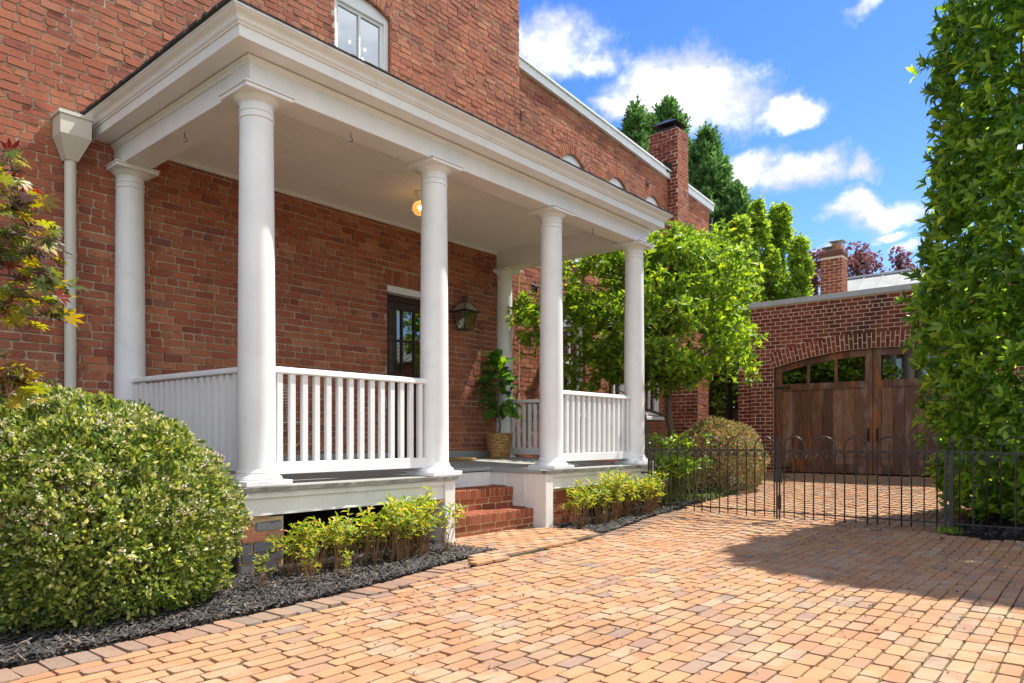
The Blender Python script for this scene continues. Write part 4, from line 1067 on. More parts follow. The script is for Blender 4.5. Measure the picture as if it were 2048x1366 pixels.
def tall_hedge():
    t = thing('laurel_hedge', 'tall dense laurel with glossy leaves behind the iron fence at the right', 'hedge', (9.2, .2, gz(9.2)))
    H = 7.5; parts = []; n = 10000
    def env(z): # half sizes at height z
        k = np.interp(z, [0, .25, 1, 3, 5, 6.2, H], [.75, .95, 1.02, 1.02, 1.0, .8, .35]); return k
    cx, cy, ax, ay = 9.45, -.32, 1.15, 1.95
    z = rng.uniform(.12, H, n) ; a = rng.uniform(0, 2 * PI, n)
    sq_ = lambda c: np.sign(c) * np.abs(c) ** .75
    ca, sa = np.cos(a), np.sin(a); k = env(z)
    dirs = np.stack([ca, sa, np.zeros(n)], 1)
    pos0 = np.stack([ca * ax, sa * ay, z], 1)
    lm = 1 + .10 * lump(pos0 * .55, 8, 21) + .05 * lump(pos0 * 1.6, 8, 22); e = np.clip(rng.exponential(.16, n), 0, .75) - np.minimum(rng.exponential(.028, n), .10)
    r = k * lm - e
    keep = ~((z > 5.0) & (lump(pos0 * 1.3, 8, 33) > .42 - .18 * (z - 5.0)))
    P_noise = rng.normal(0, .04, (n, 3)); P_ = P_noise + np.stack([cx + sq_(ca) * ax * r, cy + sq_(sa) * ay * r, gz(9) + z], 1)
    A = dirs + np.array([0, 0, .55]) + rng.normal(0, .35, (n, 3)); P_ = P_[keep]; A = A[keep]
    parts.append(rosettes(P_, A, 7, .145, .38, (.35, 1.35), T_LEAF, .05))
    m_ = 700; zz = H - rng.uniform(0, .9, m_) ; rr = np.sqrt(rng.uniform(0, 1, m_)) * env(zz); a2 = rng.uniform(0, 2 * PI, m_)
    P2 = np.stack([cx + np.cos(a2) * ax * rr, cy + np.sin(a2) * ay * rr, gz(9) + zz], 1)
    parts.append(rosettes(P2, rng.normal(0, .3, (m_, 3)) + np.array([0, 0, 1]), 7, .12, .36))
    leaf_obj('foliage', parts, M['laurel'], t)
    b = MB()
    for k_ in range(44):
        zt_ = random.uniform(1.2, H - .3); a_ = random.uniform(0, 2 * PI); kk = float(env(zt_)) * random.uniform(.5, .93)
        branchy(b, (cx + random.uniform(-.5, .5), cy + random.uniform(-1.2, 1.2), 0), (cx + kk * ax * math.cos(a_), cy + kk * ay * math.sin(a_), zt_), .035, .008, .12, 6)
    b.build('branch', paint('reddish_bark', (.20, .10, .06), .8, .3, .5), t); return t
tall_hedge()

def clump_tree(name, label, trunk_pts, clumps, mat, L, W, per, m=5, tmpl=T_LEAF, bark=None, cat='tree', spread=(.5, 1.4), up=.4, group=None, twig=True, crad=(.28, .45), flat=.8):
    base = trunk_pts[0]; t = thing(name, label, cat, base, group); parts = []
    C = np.array([c[:3] for c in clumps]); Rr = np.array([c[3] if len(c) > 3 else random.uniform(*crad) for c in clumps])
    n = len(C) * per; idx = np.repeat(np.arange(len(C)), per)
    d = sph(n); d[:, 2] = np.where((d[:, 2] < -.3) & (rng.random(n) < .6), -d[:, 2], d[:, 2]); rr = rng.uniform(.25, 1, n) ** .5 * .95 + rng.exponential(.10, n)
    P_ = C[idx] + d * (Rr[idx] * rr)[:, None] * np.array([1, 1, flat])
    A = d + np.array([0, 0, up]) + rng.normal(0, .35, (n, 3))
    leaf_obj('crown', [rosettes(P_, A, m, L, W, spread, tmpl)], mat, t)
    b = MB(); tp = [Vector(p) for p in trunk_pts]; nt = len(tp)
    r0 = max(.03, (tp[-1] - tp[0]).length * .022); b.tube(tp, [r0 * (1 - .55 * k / (nt - 1)) for k in range(nt)], 9)
    if twig:
        for c in clumps:
            cv = Vector(c[:3]); k = min(range(nt), key=lambda i: (tp[i] - cv).length + (1.5 if tp[i].z > cv.z else 0)); k = max(1, k)
            branchy(b, tp[k], tp[k].lerp(cv, .85), min(r0 * .28, .05), min(r0 * .1, .015), .05, 4)
    b.build('trunk', bark or M['bark'], t, smooth=True); return t

def at(px, py, dist):
    d = direction(px, py); return (d.x * dist, d.y * dist, 1 + d.z * dist)
# magnolia between porch and gate: two stems, dense rounded crown
random.seed(11); mc = []
ccx, ccy = 10.15, 5.55
for k in range(135):
    a = random.uniform(0, 2 * PI); u = random.random() ** .5; zf = random.uniform(-1, 1)
    rad = math.sqrt(max(0, 1 - (abs(zf) ** 2.4))) * u
    x = ccx + 1.62 * rad * math.cos(a); y = ccy + 1.62 * rad * math.sin(a); z = 2.95 + 1.08 * zf
    if y > 7.2 or (x < 8.75 and y > 4.4): continue
    mc.append((x, y, z, random.uniform(.22, .36)))
for (x, y, z) in [(10.6, 4.15, 3.3), (10.9, 3.95, 2.5), (11.4, 4.2, 3.0), (9.6, 6.4, 2.9), (9.3, 6.6, 2.45), (11.2, 4.1, 2.15), (10.2, 4.3, 1.95), (9.9, 5.2, 4.0), (10.9, 5.0, 4.15), (11.5, 4.6, 3.7)]: mc.append((x, y, z, .32))
for (px, py, dd) in [(1048, 632, 10.6), (1062, 655, 10.8), (1075, 690, 10.9), (1085, 620, 11), (1060, 610, 11), (1120, 560, 11.2), (1150, 540, 11.3), (1190, 530, 11.4), (1140, 620, 11), (1180, 650, 11), (1225, 600, 11.2), (1140, 700, 11), (1180, 730, 11), (1220, 700, 11.1), (1130, 755, 11), (1165, 775, 11.1), (1210, 768, 11.2), (1235, 540, 11.3), (1300, 520, 11.2), (1360, 480, 11.4), (1410, 490, 11.3), (1450, 540, 11.2), (1465, 600, 11), (1470, 680, 10.8), (1440, 715, 10.8), (1390, 740, 10.8), (1330, 760, 10.9)]:
    x_, y_, z_ = at(px, py, dd); mc.append((x_, min(y_, 7.05), z_, .27))
def ppx(c):
    dd = c[0] * F[0] + c[1] * F[1]; return HX + FOC * (c[0] * R[0] + c[1] * R[1]) / dd
mc = [c for c in mc if 1040 < ppx(c) < 1492]
clump_tree('magnolia_tree', 'broad leaved tree with bright green glossy leaves between the porch and the garage', [(10.3, 5.4, gz(10.3)), (10.32, 5.38, .7), (10.22, 5.45, 1.3), (10.3, 5.5, 1.9), (10.15, 5.55, 2.6), (10.2, 5.5, 3.3)], mc, M['magnolia'], .125, .42, 24, 5)
t_m = bpy.data.objects['magnolia_tree']; b = MB(); b.tube([(10.02, 5.62, .12), (9.98, 5.66, .9), (9.95, 5.8, 1.5), (9.8, 5.9, 2.2), (9.7, 6.0, 2.9)], [.055, .05, .045, .035, .02], 9); b.build('trunk', M['bark'], t_m, smooth=True)

# columnar yellow-green trees behind the garage
def column_tree(px, ptop, dist, wpx, label, name='hornbeam_tree', mat='hornbeam', L=.15, per=34, n=40, zb=1.6):
    x, y, zt_ = at(px, ptop, dist); w = wpx / FOC * dist / 2; cl = []
    for k in range(n):
        f = random.random(); z = zb + (zt_ - zb) * f; r_ = w * (1 - f ** 3 * .9) * (.55 + .45 * min(1, f * 4)); a = random.uniform(0, 2 * PI); u = random.random() ** .45
        cl.append((x + r_ * u * math.cos(a), y + r_ * u * math.sin(a), z, random.uniform(.24, .44) * (1 - .45 * f)))
    cl.append((x, y, zt_ - .25, .25)); cl.append((x, y, zt_ - .6, .3))
    return clump_tree(name, label, [(x, y, .2), (x, y, zt_ * .3), (x + .05, y, zt_ * .6), (x, y, zt_ - .4)], cl, M[mat], L, .55, per, 5, T_SMALL, group='upright trees behind the garage', up=1.0, flat=1.6)
random.seed(5)
column_tree(1412, 500, 17.5, 110, 'yellow green upright tree directly right of the wing chimney', n=66)
column_tree(1478, 448, 19, 105, 'leafy upright tree behind the garage, the one just left of its gable edge', n=84)
column_tree(1515, 420, 21, 105, 'tallest of the yellow green upright trees behind the garage', n=96)
column_tree(1558, 428, 21.5, 110, 'yellow green upright tree behind the left end of the garage roof', n=97)
column_tree(1598, 478, 20.5, 80, 'shortest upright tree, next to the brick chimney beyond the garage', n=60)

def conifer(px, ptop, dist, wpx, label, n, zb=3.0, shape=1.0, seed=1):
    random.seed(seed); x, y, zt_ = at(px, ptop, dist); w = wpx / FOC * dist / 2; cl = []
    for k in range(n):
        f = 1 - random.random() ** .75; z = zb + (zt_ - zb) * f; r_ = w * (1 - f) ** .8 + .12; a = random.uniform(0, 2 * PI); u = random.uniform(.45, 1)
        cl.append((x + r_ * u * math.cos(a), y + r_ * u * math.sin(a), z, (.32 + .5 * (1 - f)) * random.uniform(.6, .95)))
    cl.append((x, y, zt_ - .2, .18)); cl.append((x, y, zt_ - .6, .3))
    return clump_tree('cypress_tree', label, [(x, y, .2), (x, y, zt_ * .4), (x, y, zt_ * .75), (x, y, zt_ - .3)], cl, M['conifer'], .36, .42, 44, 4, T_SPRAY, up=1.0, spread=(.2, .9), group='dark green cypresses behind the rear wing', flat=1.35)
conifer(1340, 205, 27, 240, 'tallest dark cypress rising behind the brick chimney of the rear wing', 150, seed=2)
conifer(1266, 226, 26, 110, 'narrow dark cypress spire left of the wing chimney', 60, 6, seed=3)
conifer(1303, 238, 26.5, 90, 'narrow dark cypress spire directly behind the wing chimney, second from the left', 46, 6, seed=4)
conifer(1410, 280, 25, 250, 'broad dark cypress right of the wing chimney', 170, seed=6)
conifer(1476, 378, 24, 120, 'lowest dark cypress, at the right edge of the group', 62, seed=8)
def plum(px, ptop, dist, wpx, label, n, seed):
    random.seed(seed); x, y, zt_ = at(px, ptop, dist); w = wpx / FOC * dist / 2; cl = []
    for k in range(n):
        a = random.uniform(0, 2 * PI); u = random.random() ** .5; f = random.uniform(-1, 1); r_ = w * math.sqrt(1 - f * f * .9) * u
        cl.append((x + r_ * math.cos(a), y + r_ * math.sin(a), zt_ - 1.5 + 1.4 * f, random.uniform(.25, .45)))
    return clump_tree('plum_tree', label, [(x, y, .2), (x, y, zt_ * .4), (x, y, zt_ * .7), (x, y, zt_ - .8)], cl, M['plum'], .16, .6, 22, 4, T_SMALL, group='purple leaved trees beyond the metal roof')
plum(1632, 500, 30, 80, 'purple leaved tree left of the brick chimney beyond the garage', 34, 1)
plum(1715, 492, 31, 105, 'purple leaved tree right of the brick chimney beyond the garage', 44, 2)
plum(1795, 500, 32, 45, 'small purple leaved tree nearest the tall laurel', 16, 3)

# ivy and board fence between wing and garage
wf = thing('board_fence', 'grey weathered wooden board fence between the rear wing and the garage', 'fence', (17.2, 7, .3))
q = MB(); yy = 5.2
while yy < 9.0: q.box(17.2, 17.225, yy, yy + .135, .2, 2.05, .003); yy += .14
q.build('board', M['fencewood'], wf); q = MB(); q.box(17.13, 17.2, 5.2, 9.0, 1.75, 1.84); q.box(17.13, 17.2, 5.2, 9.0, .5, .6); q.build('rail', M['fencewood'], wf)
q = MB(); q.box(16.35, 16.43, 7.08, 7.16, 0, 3.0); tag(q.build('gate_post', M['dark']), 'dark slim post at the far end of the rear wing', 'post')
random.seed(3); cl = [(17.0 + random.uniform(-.25, .3), random.uniform(5.7, 7.9), random.uniform(1.75, 3.3), random.uniform(.2, .38)) for _ in range(46)]
clump_tree('ivy', 'dark green ivy tumbling over the wooden board fence', [(17.1, 6.9, .2), (17.1, 6.8, 1.5), (17.0, 6.7, 2.4)], cl, M['ivy'], .10, .7, 26, 4, T_SMALL, cat='ivy')

# japanese maple at the left edge
random.seed(21)
mp = thing('maple_tree', 'japanese maple with yellow, green and red leaves reaching in from the left', 'tree', (.35, 4.6, 0))
b = MB(); tips = []
for (px, py, dist, spr) in [(18, 330, 3.5, 14), (35, 365, 3.45, 16), (20, 420, 3.5, 18), (48, 400, 3.4, 10), (45, 475, 3.4, 16), (85, 500, 3.35, 14), (70, 545, 3.4, 16), (30, 520, 3.5, 18), (95, 575, 3.35, 12), (110, 608, 3.3, 12), (50, 600, 3.5, 16), (20, 620, 3.5, 16), (25, 745, 3.3, 16), (45, 765, 3.3, 14), (8, 790, 3.35, 16),
                     (-40, 420, 3.6, 24), (-60, 600, 3.6, 24), (-50, 260, 3.7, 24), (-80, 760, 3.5, 24), (-30, 520, 3.5, 24)]:
    p = Vector(at(px, py, dist)); st_ = Vector(at(px - 240, py - 60, dist + .35)); st_.z = max(st_.z, .9)
    pts = branchy(b, st_, p, .010, .0025, .035, 7)
    for _ in range(5):
        k = random.randint(3, 6); q2 = pts[k] + Vector((random.gauss(0, .06), random.gauss(0, .06), random.gauss(0, .04))); b.tube([pts[k], q2], .002, 4); tips.append(q2)
    tips.append(p); tips += [p + Vector((random.gauss(0, .045), random.gauss(0, .045), random.gauss(0, .035))) for _ in range(4)]
    branchy(b, (.35, 4.6, 0), st_, .04, .011, .05, 5)
b.build('branch', paint('maple_bark', (.11, .05, .04), .7), mp)
tp_ = np.array([tuple(t) for t in tips]); tp_ = np.repeat(tp_, 3, 0) + rng.normal(0, .026, (len(tp_) * 3, 3)); n = len(tp_)
outd = np.array([R[0], R[1], -.25]); D = outd[None] + rng.normal(0, .55, (n, 3)); l = rng.uniform(.040, .078, n)
leaf_obj('crown', [leaves(tp_, D, rng.normal(0, .45, (n, 3)) + np.array([0, 0, 1.]), l, l, T_MAPLE)], M['maple'], mp)

# perennials in the beds
def peren(seed, h, n, spread_):
    r_ = random.Random(seed); b = MB(); tipp = []; mids = []
    for k in range(n):
        a = r_.uniform(0, 2 * PI); q0 = Vector((r_.uniform(-.05, .05), r_.uniform(-.05, .05), 0)); hh = h * r_.uniform(.55, 1.08)
        q1 = q0 + Vector((math.cos(a) * spread_ * r_.random(), math.sin(a) * spread_ * r_.random(), hh)); mid = q0.lerp(q1, .5) + Vector((r_.gauss(0, .015), r_.gauss(0, .015), 0))
        b.tube([q0, mid, q1], [.0028, .0024, .0016], 4); tipp.append(q1)
        for f in (.5, .85): mids.append(mid.lerp(q1, f))
    return b, np.array([tuple(t) for t in tipp]), np.array([tuple(t) for t in mids])
protos = []
for s in range(4):
    b, tp_, md = peren(s, .46, 15, .16)
    parts = [rosettes(tp_, np.tile([[0, 0, 1.]], (len(tp_), 1)) + rng.normal(0, .25, (len(tp_), 3)), 5, .080, .30, (.5, 1.6)), rosettes(md, np.tile([[0, 0, 1.]], (len(md), 1)) + rng.normal(0, .3, (len(md), 3)), 1, .06, .32, (.9, 2.0))]
    protos.append((b.mesh('stem'), parts))
for pm, _ in protos: pm.materials.append(M['stem'])
lm_ = []
for _, parts in protos:
    n = 0; Vs = []; Ts = []
    for V, T in parts: Vs.append(V); Ts.append(T + n); n += len(V)
    me = np_mesh('foliage', np.concatenate(Vs), np.concatenate(Ts)); me.materials.append(M['peren']); lm_.append(me)
random.seed(9)
def plant_at(x, y, s, k, label, group):
    t = thing('perennial_plant', label, 'plant', (x, y, gz(x) + .012), group); t.scale = (s, s, s * random.uniform(.9, 1.15)); t.rotation_euler = (0, 0, random.uniform(0, 6.28))
    for nm, me in (('stem', protos[k % 4][0]), ('foliage', lm_[k % 4])):
        o = bpy.data.objects.new(nm, me); COL.objects.link(o); o.parent = t
L1 = 'leggy yellow green perennial with brown stems, under the porch left of the steps'
L2 = 'bushy yellow green perennial with brown stems, right of the brick steps'
for k in range(26):
    x = 2.78 + 1.46 * (k + random.uniform(-.3, .3)) / 25; f = (x - 2.7) / 1.8
    plant_at(x, 4.42 + random.uniform(-.16, .18), (.72 + .30 * f) * random.uniform(.85, 1.1), k, L1, 'perennials under the porch left of the steps')
for k in range(22):
    x = 6.32 + 1.85 * (k + random.uniform(-.3, .3)) / 21
    plant_at(x, 4.50 + random.uniform(-.10, .13), .98 * random.uniform(.85, 1.1), k + 1, L2, 'perennials right of the steps')
for (x, y, s) in ((2.45, 4.20, .42), (2.75, 4.12, .5), (3.0, 4.05, .38)): plant_at(x, y, s, 2, 'small sprout in the mulch before the brick pier', 'small sprouts before the pier')
# bright green leafy plant behind the gate
random.seed(31)
hp = []
lp_ = thing('leafy_plant', 'bright green broad leaved plant behind the left gate leaf', 'plant', (9.15, 4.85, gz(9.15)))
b = MB(); tp2 = []
for k in range(95):
    x0_, y0_ = 9.2 + random.gauss(0, .28), 4.85 + random.gauss(0, .16); hh = random.uniform(.35, .92)
    q1 = Vector((x0_ + random.gauss(0, .12), y0_ + random.gauss(0, .10), gz(9.2) + hh)); b.tube([(x0_, y0_, gz(9.2)), q1], [.006, .003], 5); tp2.append(tuple(q1)); 
    if hh > .55: tp2.append(tuple(Vector((x0_, y0_, gz(9.2))).lerp(q1, .65)))
tp2 = np.array(tp2)
b.build('stem', M['greenstem'], lp_)
leaf_obj('foliage', [rosettes(tp2, np.tile([[0, 0, 1.]], (len(tp2), 1)) + rng.normal(0, .25, (len(tp2), 3)), 6, .13, .33, (.6, 1.5), T_LEAF, .1)], M['hosta'], lp_)
# low green weeds in the bed behind the fence and tufts between the pavers
def tufts(n, samplerf, name, label, L=.05):
    C = np.array([samplerf() for _ in range(n)]); D = rng.normal(0, .5, (n, 3)) + np.array([0, 0, 1.]); l = L * rng.uniform(.4, 1.2, n)
    o = leaf_obj(name, [leaves(C, D, rng.normal(size=(n, 3)), l, l * .14, T_SMALL)], M['hosta']); tag(o, label, 'grass', kind='stuff')
def sw():
    if random.random() < .6:
        x = random.gauss(9.7, .5); y = random.gauss(4.62, .12)
    else: x = random.gauss(8.12, .05); y = random.gauss(1.28, .04)
    return (x, y, gz(x) + .01)
tufts(800, sw, 'weeds', 'low green weeds in the mulch beds behind the iron fence', .07)
def sw2():
    while True:
        row = random.randint(22, 100); y = -5 + row * pw - .003; x = random.uniform(1.4, 8) 
        if math.sin(x * 2.1 + y * 3.3) + math.sin(x * .9 - y * 1.7) < .7: continue
        if in_bed(x, y): continue
        wob = .012 * math.sin(x * .9 + row * .05) + .006 * math.sin(x * 2.3 + row * .3)
        return (x, y + wob + random.gauss(0, .003), gz(x) - .008)
tufts(2600, sw2, 'moss', 'tiny green moss and grass in the joints of the brick driveway', .016)

# ------------------------------------------------------------------ garage
GX = 14.2; gfl = gz(GX)
ga = thing('brick_garage', 'flat topped dark red brick garage with an arched double wooden door', 'garage', (GX + 2.5, 3.2, 0))
GY1 = 5.73; GY0 = -1.2; Lg = GY1 - GY0
hole = dict(s0=GY1 - 5.262, s1=GY1 - 1.67, z0=gfl - .05, zs=2.36, rise=.26, th=.315, vw=.078, rings=2, sink=.14)
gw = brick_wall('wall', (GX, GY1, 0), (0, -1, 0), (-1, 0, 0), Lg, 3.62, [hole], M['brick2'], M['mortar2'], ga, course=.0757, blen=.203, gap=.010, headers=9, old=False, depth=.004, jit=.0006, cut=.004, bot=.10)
q = MB(); q.box(GX - .03, GX + .28, GY0 - .05, GY1 + .03, 3.622, 3.70, .004); q.box(GX - .036, GX - .030, GY0 - .05, GY1 + .03, 3.60, 3.70); q.build('coping', M['flash'], ga)
q = MB(); q.box(GX + .14, GX + .3, 5.40, GY1 - .004, 0, 3.62); q.box(GX + .003, GX + 6, GY1 - .25, GY1 - .003, 0, 3.6); q.box(GX + .14, GX + 6, GY0, GY0 + .2, 0, 3.6); q.box(GX + 5.8, GX + 6, GY0 + .2, GY1 - .25, 0, 3.6); q.build('side_wall', M['brick2'], ga)
q = MB(); q.box(GX + .28, GX + 6, GY0, GY1 - .26, 3.45, 3.5); q.build('roof', M['flash'], ga)
brick_wall('garden_wall', (GX + .25, 6.09, 0), (0, -1, 0), (-1, 0, 0), .36, 2.42, [], M['brick2'], M['mortar2'], ga, course=.0757, blen=.203, old=False, depth=.004, headers=0, bot=.1)
q = MB(); q.box(GX + .255, GX + .6, GY1 + .002, 6.088, 0, 2.42); q.build('pilaster', M['brick2'], ga)
Hg = dict(s0=1.67, s1=5.262, zs=2.36, rise=.26)
def leaf_door(ya, yb, label, hinge_y):
    """plank door leaf between ya (meeting side or hinge) and yb"""
    x0 = GX + .07; y0, y1 = min(ya, yb), max(ya, yb); d = MB(); gap_ = .006
    y0 += gap_; y1 -= gap_; sw_ = .13; zb0 = gfl + .02
    def col(a, b_, lo, dx=0., th=.05, hi=None, drop=.008):
        n = max(1, int((b_ - a) / .12)); 
        for k in range(n):
            p, r2 = a + (b_ - a) * k / n, a + (b_ - a) * (k + 1) / n
            zp, zq = (arc(Hg, p) - drop, arc(Hg, r2) - drop) if hi is None else (hi, hi)
            zl, zm2 = (lo, lo) if not callable(lo) else (lo(p), lo(r2))
            d.prism([(p, zl), (r2, zm2), (r2, zq), (p, zp)], lambda s, z: (x0 + dx, s, z), lambda s, z: (x0 + dx + th, s, z))
    col(y0, y0 + sw_, zb0); col(y1 - sw_, y1, zb0)
    col(y0 + sw_, y1 - sw_, lambda s: arc(Hg, s) - .13)
    d.box(x0, x0 + .05, y0 + sw_, y1 - sw_, 1.90, 2.03, .003); d.box(x0, x0 + .05, y0 + sw_, y1 - sw_, zb0, zb0 + .17, .003)
    fr = d.build('door', M['cedar'], ga, label=label)
    pk = MB(); n = 8; w = (y1 - y0 - 2 * sw_) / n
    for k in range(n): pk.box(x0 + .018, x0 + .04, y0 + sw_ + k * w + .002, y0 + sw_ + (k + 1) * w - .002, zb0 + .17, 1.90, .003)
    pk.build('plank_panel', M['cedar'], fr)
    w3 = (y1 - y0 - 2 * sw_) / 3
    for k in (1, 2):
        mn = MB(); yc = y0 + sw_ + w3 * k; mn.prism([(yc - .025, 2.03), (yc + .025, 2.03), (yc + .025, arc(Hg, yc + .025) - .13), (yc - .025, arc(Hg, yc - .025) - .13)], lambda s, z: (x0 + .003, s, z), lambda s, z: (x0 + .045, s, z)); mn.build('muntin', M['cedar'], fr)
    for k in range(3):
        a = y0 + sw_ + w3 * k + .02; b_ = a + w3 - .04
        gp = MB(); gp.add([(x0 + .028, a, 2.03), (x0 + .028, b_, 2.03), (x0 + .028, b_, arc(Hg, b_) - .13), (x0 + .028, a, arc(Hg, a) - .13)], [(0, 1, 2, 3)]); gp.build('pane', M['doorglass'], fr)
    hd = MB(); hy = y0 + .07 if hinge_y > y0 + .5 else y1 - .07
    hd.tube([(x0 - .004, hy, 1.13), (x0 - .045, hy, 1.10), (x0 - .05, hy, 1.02), (x0 - .004, hy, .93)], [.012, .011, .011, .012], 8); hd.box(x0 - .006, x0 - .001, hy - .02, hy + .02, .90, 1.16); hd.build('handle', M['iron'], fr)
    hgs = 1 if hinge_y < hy else -1
    for zz in (1.965, .38): hg = MB(); hg.box(x0 - .007, x0 - .001, hinge_y, hinge_y + hgs * .30, zz - .022, zz + .022); hg.tube([(x0 - .01, hinge_y, zz - .05), (x0 - .01, hinge_y, zz + .05)], .012, 8); hg.build('hinge', M['iron'], fr)
mid = (1.67 + 5.262) / 2
leaf_door(mid, 5.262, 'left leaf of the arched wooden garage door', 5.255); leaf_door(mid, 1.67, 'right leaf of the arched wooden garage door, partly behind the laurel', 1.68)
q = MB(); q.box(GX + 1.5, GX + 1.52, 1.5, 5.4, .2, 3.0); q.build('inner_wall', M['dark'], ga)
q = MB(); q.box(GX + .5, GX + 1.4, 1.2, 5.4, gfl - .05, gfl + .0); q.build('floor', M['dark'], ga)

# neighbour's house beyond the garage
nb = thing('neighbour_house', 'distant house with a pale standing seam metal roof and a brick chimney above the garage', 'house', (21, 3, 0))
ex, rxx, ze, zr = 18.6, 20.9, 3.95, 5.32
q = MB(); q.box(ex + .3, 24, -9, 5.8, 0, 3.9); q.build('wall', M['brick'], nb)
q = MB(); q.add([(ex, -9, ze), (rxx, -9, zr), (rxx, 5.95, zr), (ex, 5.95, ze), (ex, -9, ze - .06), (rxx + 3, -9, ze), (rxx + 3, 5.95, ze), (ex, 5.95, ze - .06)], [(0, 3, 2, 1), (2, 6, 5, 1), (0, 1, 5, 4), (3, 7, 6, 2), (0, 4, 7, 3)])
y = -9
while y < 5.9:
    q.prism([(ex, ze), (rxx, zr), (rxx, zr + .03), (ex, ze + .03)], lambda x, z: (x, y, z), lambda x, z: (x, y + .02, z)); y += .46
rf = q.build('roof', M['metalroof'], nb)
q = MB(); q.box(rxx - .06, rxx + .06, -9, 5.95, zr - .01, zr + .045); q.build('ridge_cap', M['flash'], rf)
NCX = 17.9
def atx(px, X):
    d = direction(px, 0); return d.y / d.x * X
yl, yr = atx(1641, NCX), atx(1684, NCX)
tN = NCX / direction(1660, 0).x; ztop = 1 + (HY - 497) / FOC * tN
nc = brick_wall('chimney', (NCX, yl, 0), (0, -1, 0), (-1, 0, 0), yl - yr, ztop - .2, [], M['stepbrick'], M['mortar2'], nb, headers=0, old=False, course=.0757, bot=3.2)
brick_wall('chimney_side', (NCX, yr, 0), (1, 0, 0), (0, -1, 0), .42, ztop - .2, [], M['stepbrick'], M['mortar2'], nc, headers=0, old=False, bot=3.2)
q = MB(); q.box(NCX + .003, NCX + .42, yr + .003, yl - .003, 3.0, ztop - .2); q.box(NCX - .01, NCX + .43, yr - .01, yl + .01, ztop - .2, ztop - .13); q.box(NCX - .022, NCX + .442, yr - .022, yl + .022, ztop - .13, ztop - .06); q.build('chimney_crown', brickmat('mossy_brick', [(0, (.13, .07, .05)), (1, (.2, .1, .07))], stainc=(.05, .06, .03)), nc)
q = MB(); q.box(NCX + .08, NCX + .34, yr + .05, yr + .26, ztop - .05, ztop + .10); q.build('flue', M['terracotta'], nc)
def cap(mb, x0, x1, y0, y1, z):
    mb.add([(x0, y0, z), (x1, y0, z), (x1, y1, z), (x0, y1, z), ((x0 + x1) / 2, (y0 + y1) / 2, z + .06)], [(0, 1, 4), (1, 2, 4), (2, 3, 4), (3, 0, 4), (3, 2, 1, 0)])
    for xx in (x0 + .07, x1 - .07):
        for yy2 in (y0 + .07, y1 - .07): mb.tube([(xx, yy2, z - .12), (xx, yy2, z)], .008, 4)
q = MB(); cap(q, NCX + .0, NCX + .42, yr - .02, yr + .32, ztop + .17); cap(q, NCX + .0, NCX + .42, yl - .33, yl - .0, ztop + .05); q.build('flue_cap', M['metalroof'], nc)

# ------------------------------------------------------------------ iron fence and gates at x = 8.1
FX = 8.1; gf = gz(8.1)
def hoop(mb_list, y_hi, w, parent):
    """hoop picket: two legs joined by a half circle (one bent bar) plus the short centre picket"""
    r = w / 2; yc = y_hi - r; zc = .885
    pts = [(FX, y_hi, gf + .035), (FX, y_hi, zc)] + [(FX, yc + r * math.cos(a), zc + r * math.sin(a)) for a in [PI * k / 12 for k in range(1, 12)]] + [(FX, yc - r, zc), (FX, yc - r, gf + .035)]
    q = MB(); q.tube(pts, .0075, 7); q.build('hoop_picket', M['iron'], parent, smooth=True)
    q = MB(); q.tube([(FX, yc, gf + .035), (FX, yc, .93), (FX, yc, .965)], [.0065, .0065, .002], 6); q.build('picket', M['iron'], parent)
def scroll(mb, ya, yb):
    w = (yb - ya); r = w * .5; ztop = .835
    for s, y0_ in ((1, ya + w * .06), (-1, yb - w * .06)):
        pts = [(FX, (ya + yb) / 2, ztop)]
        pts += [(FX, (ya + yb) / 2 - s * w * .42 * math.sin(k * PI / 8), ztop - .045 * (1 - math.cos(k * PI / 8))) for k in range(1, 5)]
        cy_, cz_ = (ya + yb) / 2 - s * w * .27, ztop - .052
        pts += [(FX, cy_ - s * .018 * math.cos(a) * (1 - a / 9), cz_ - .018 * math.sin(a) * (1 - a / 9)) for a in [k * PI / 4 for k in range(0, 7)]]
        mb.tube(pts, .0058, 5)
def gate(name, label, cat, y_hi, y_lo, starts, w, group=None, extra=None):
    t = thing(name, label, cat, (FX, (y_hi + y_lo) / 2, gf), group)
    q = MB(); q.box(FX - .007, FX + .007, y_lo, y_hi, .838, .852); q.box(FX - .007, FX + .007, y_lo, y_hi, gf + .095, gf + .109); q.build('rail', M['iron'], t)
    if cat == 'gate':
        for yy2 in (y_lo, y_hi): q = MB(); q.box(FX - .008, FX + .008, yy2 - .008, yy2 + .008, gf + .02, .99 if yy2 == extra else .86); q.build('stile', M['iron'], t)
    sc_ = MB(); ps = []
    for s in starts: hoop(None, s, w, t); ps += [s, s - w / 2, s - w]
    for a, b_ in zip(ps[:-1], ps[1:]): scroll(sc_, b_, a)
    sc_.build('scrollwork', M['iron'], t); return t
g1 = gate('iron_gate', 'left leaf of the black iron double gate, hung on the post at the porch corner', 'gate', 4.565, 2.965, [4.525, 4.20, 3.875, 3.545, 3.22], .225, 'leaves of the iron driveway gate', 2.965)
g2 = gate('iron_gate', 'right leaf of the black iron double gate, before the garage door', 'gate', 2.935, 1.315, [2.885, 2.565, 2.245, 1.925, 1.61], .225, 'leaves of the iron driveway gate', 2.935)
q = MB(); q.box(FX - .03, FX - .012, 2.90, 2.98, .48, .62, .003); q.tube([(FX - .035, 2.90, .55), (FX - .035, 2.80, .55)], .006, 6); q.tube([(FX - .035, 2.925, .62), (FX - .035, 2.925, .10)], .007, 6); q.box(FX - .03, FX - .012, 2.91, 2.945, .18, .34, .003); q.build('latch', M['iron'], g2)
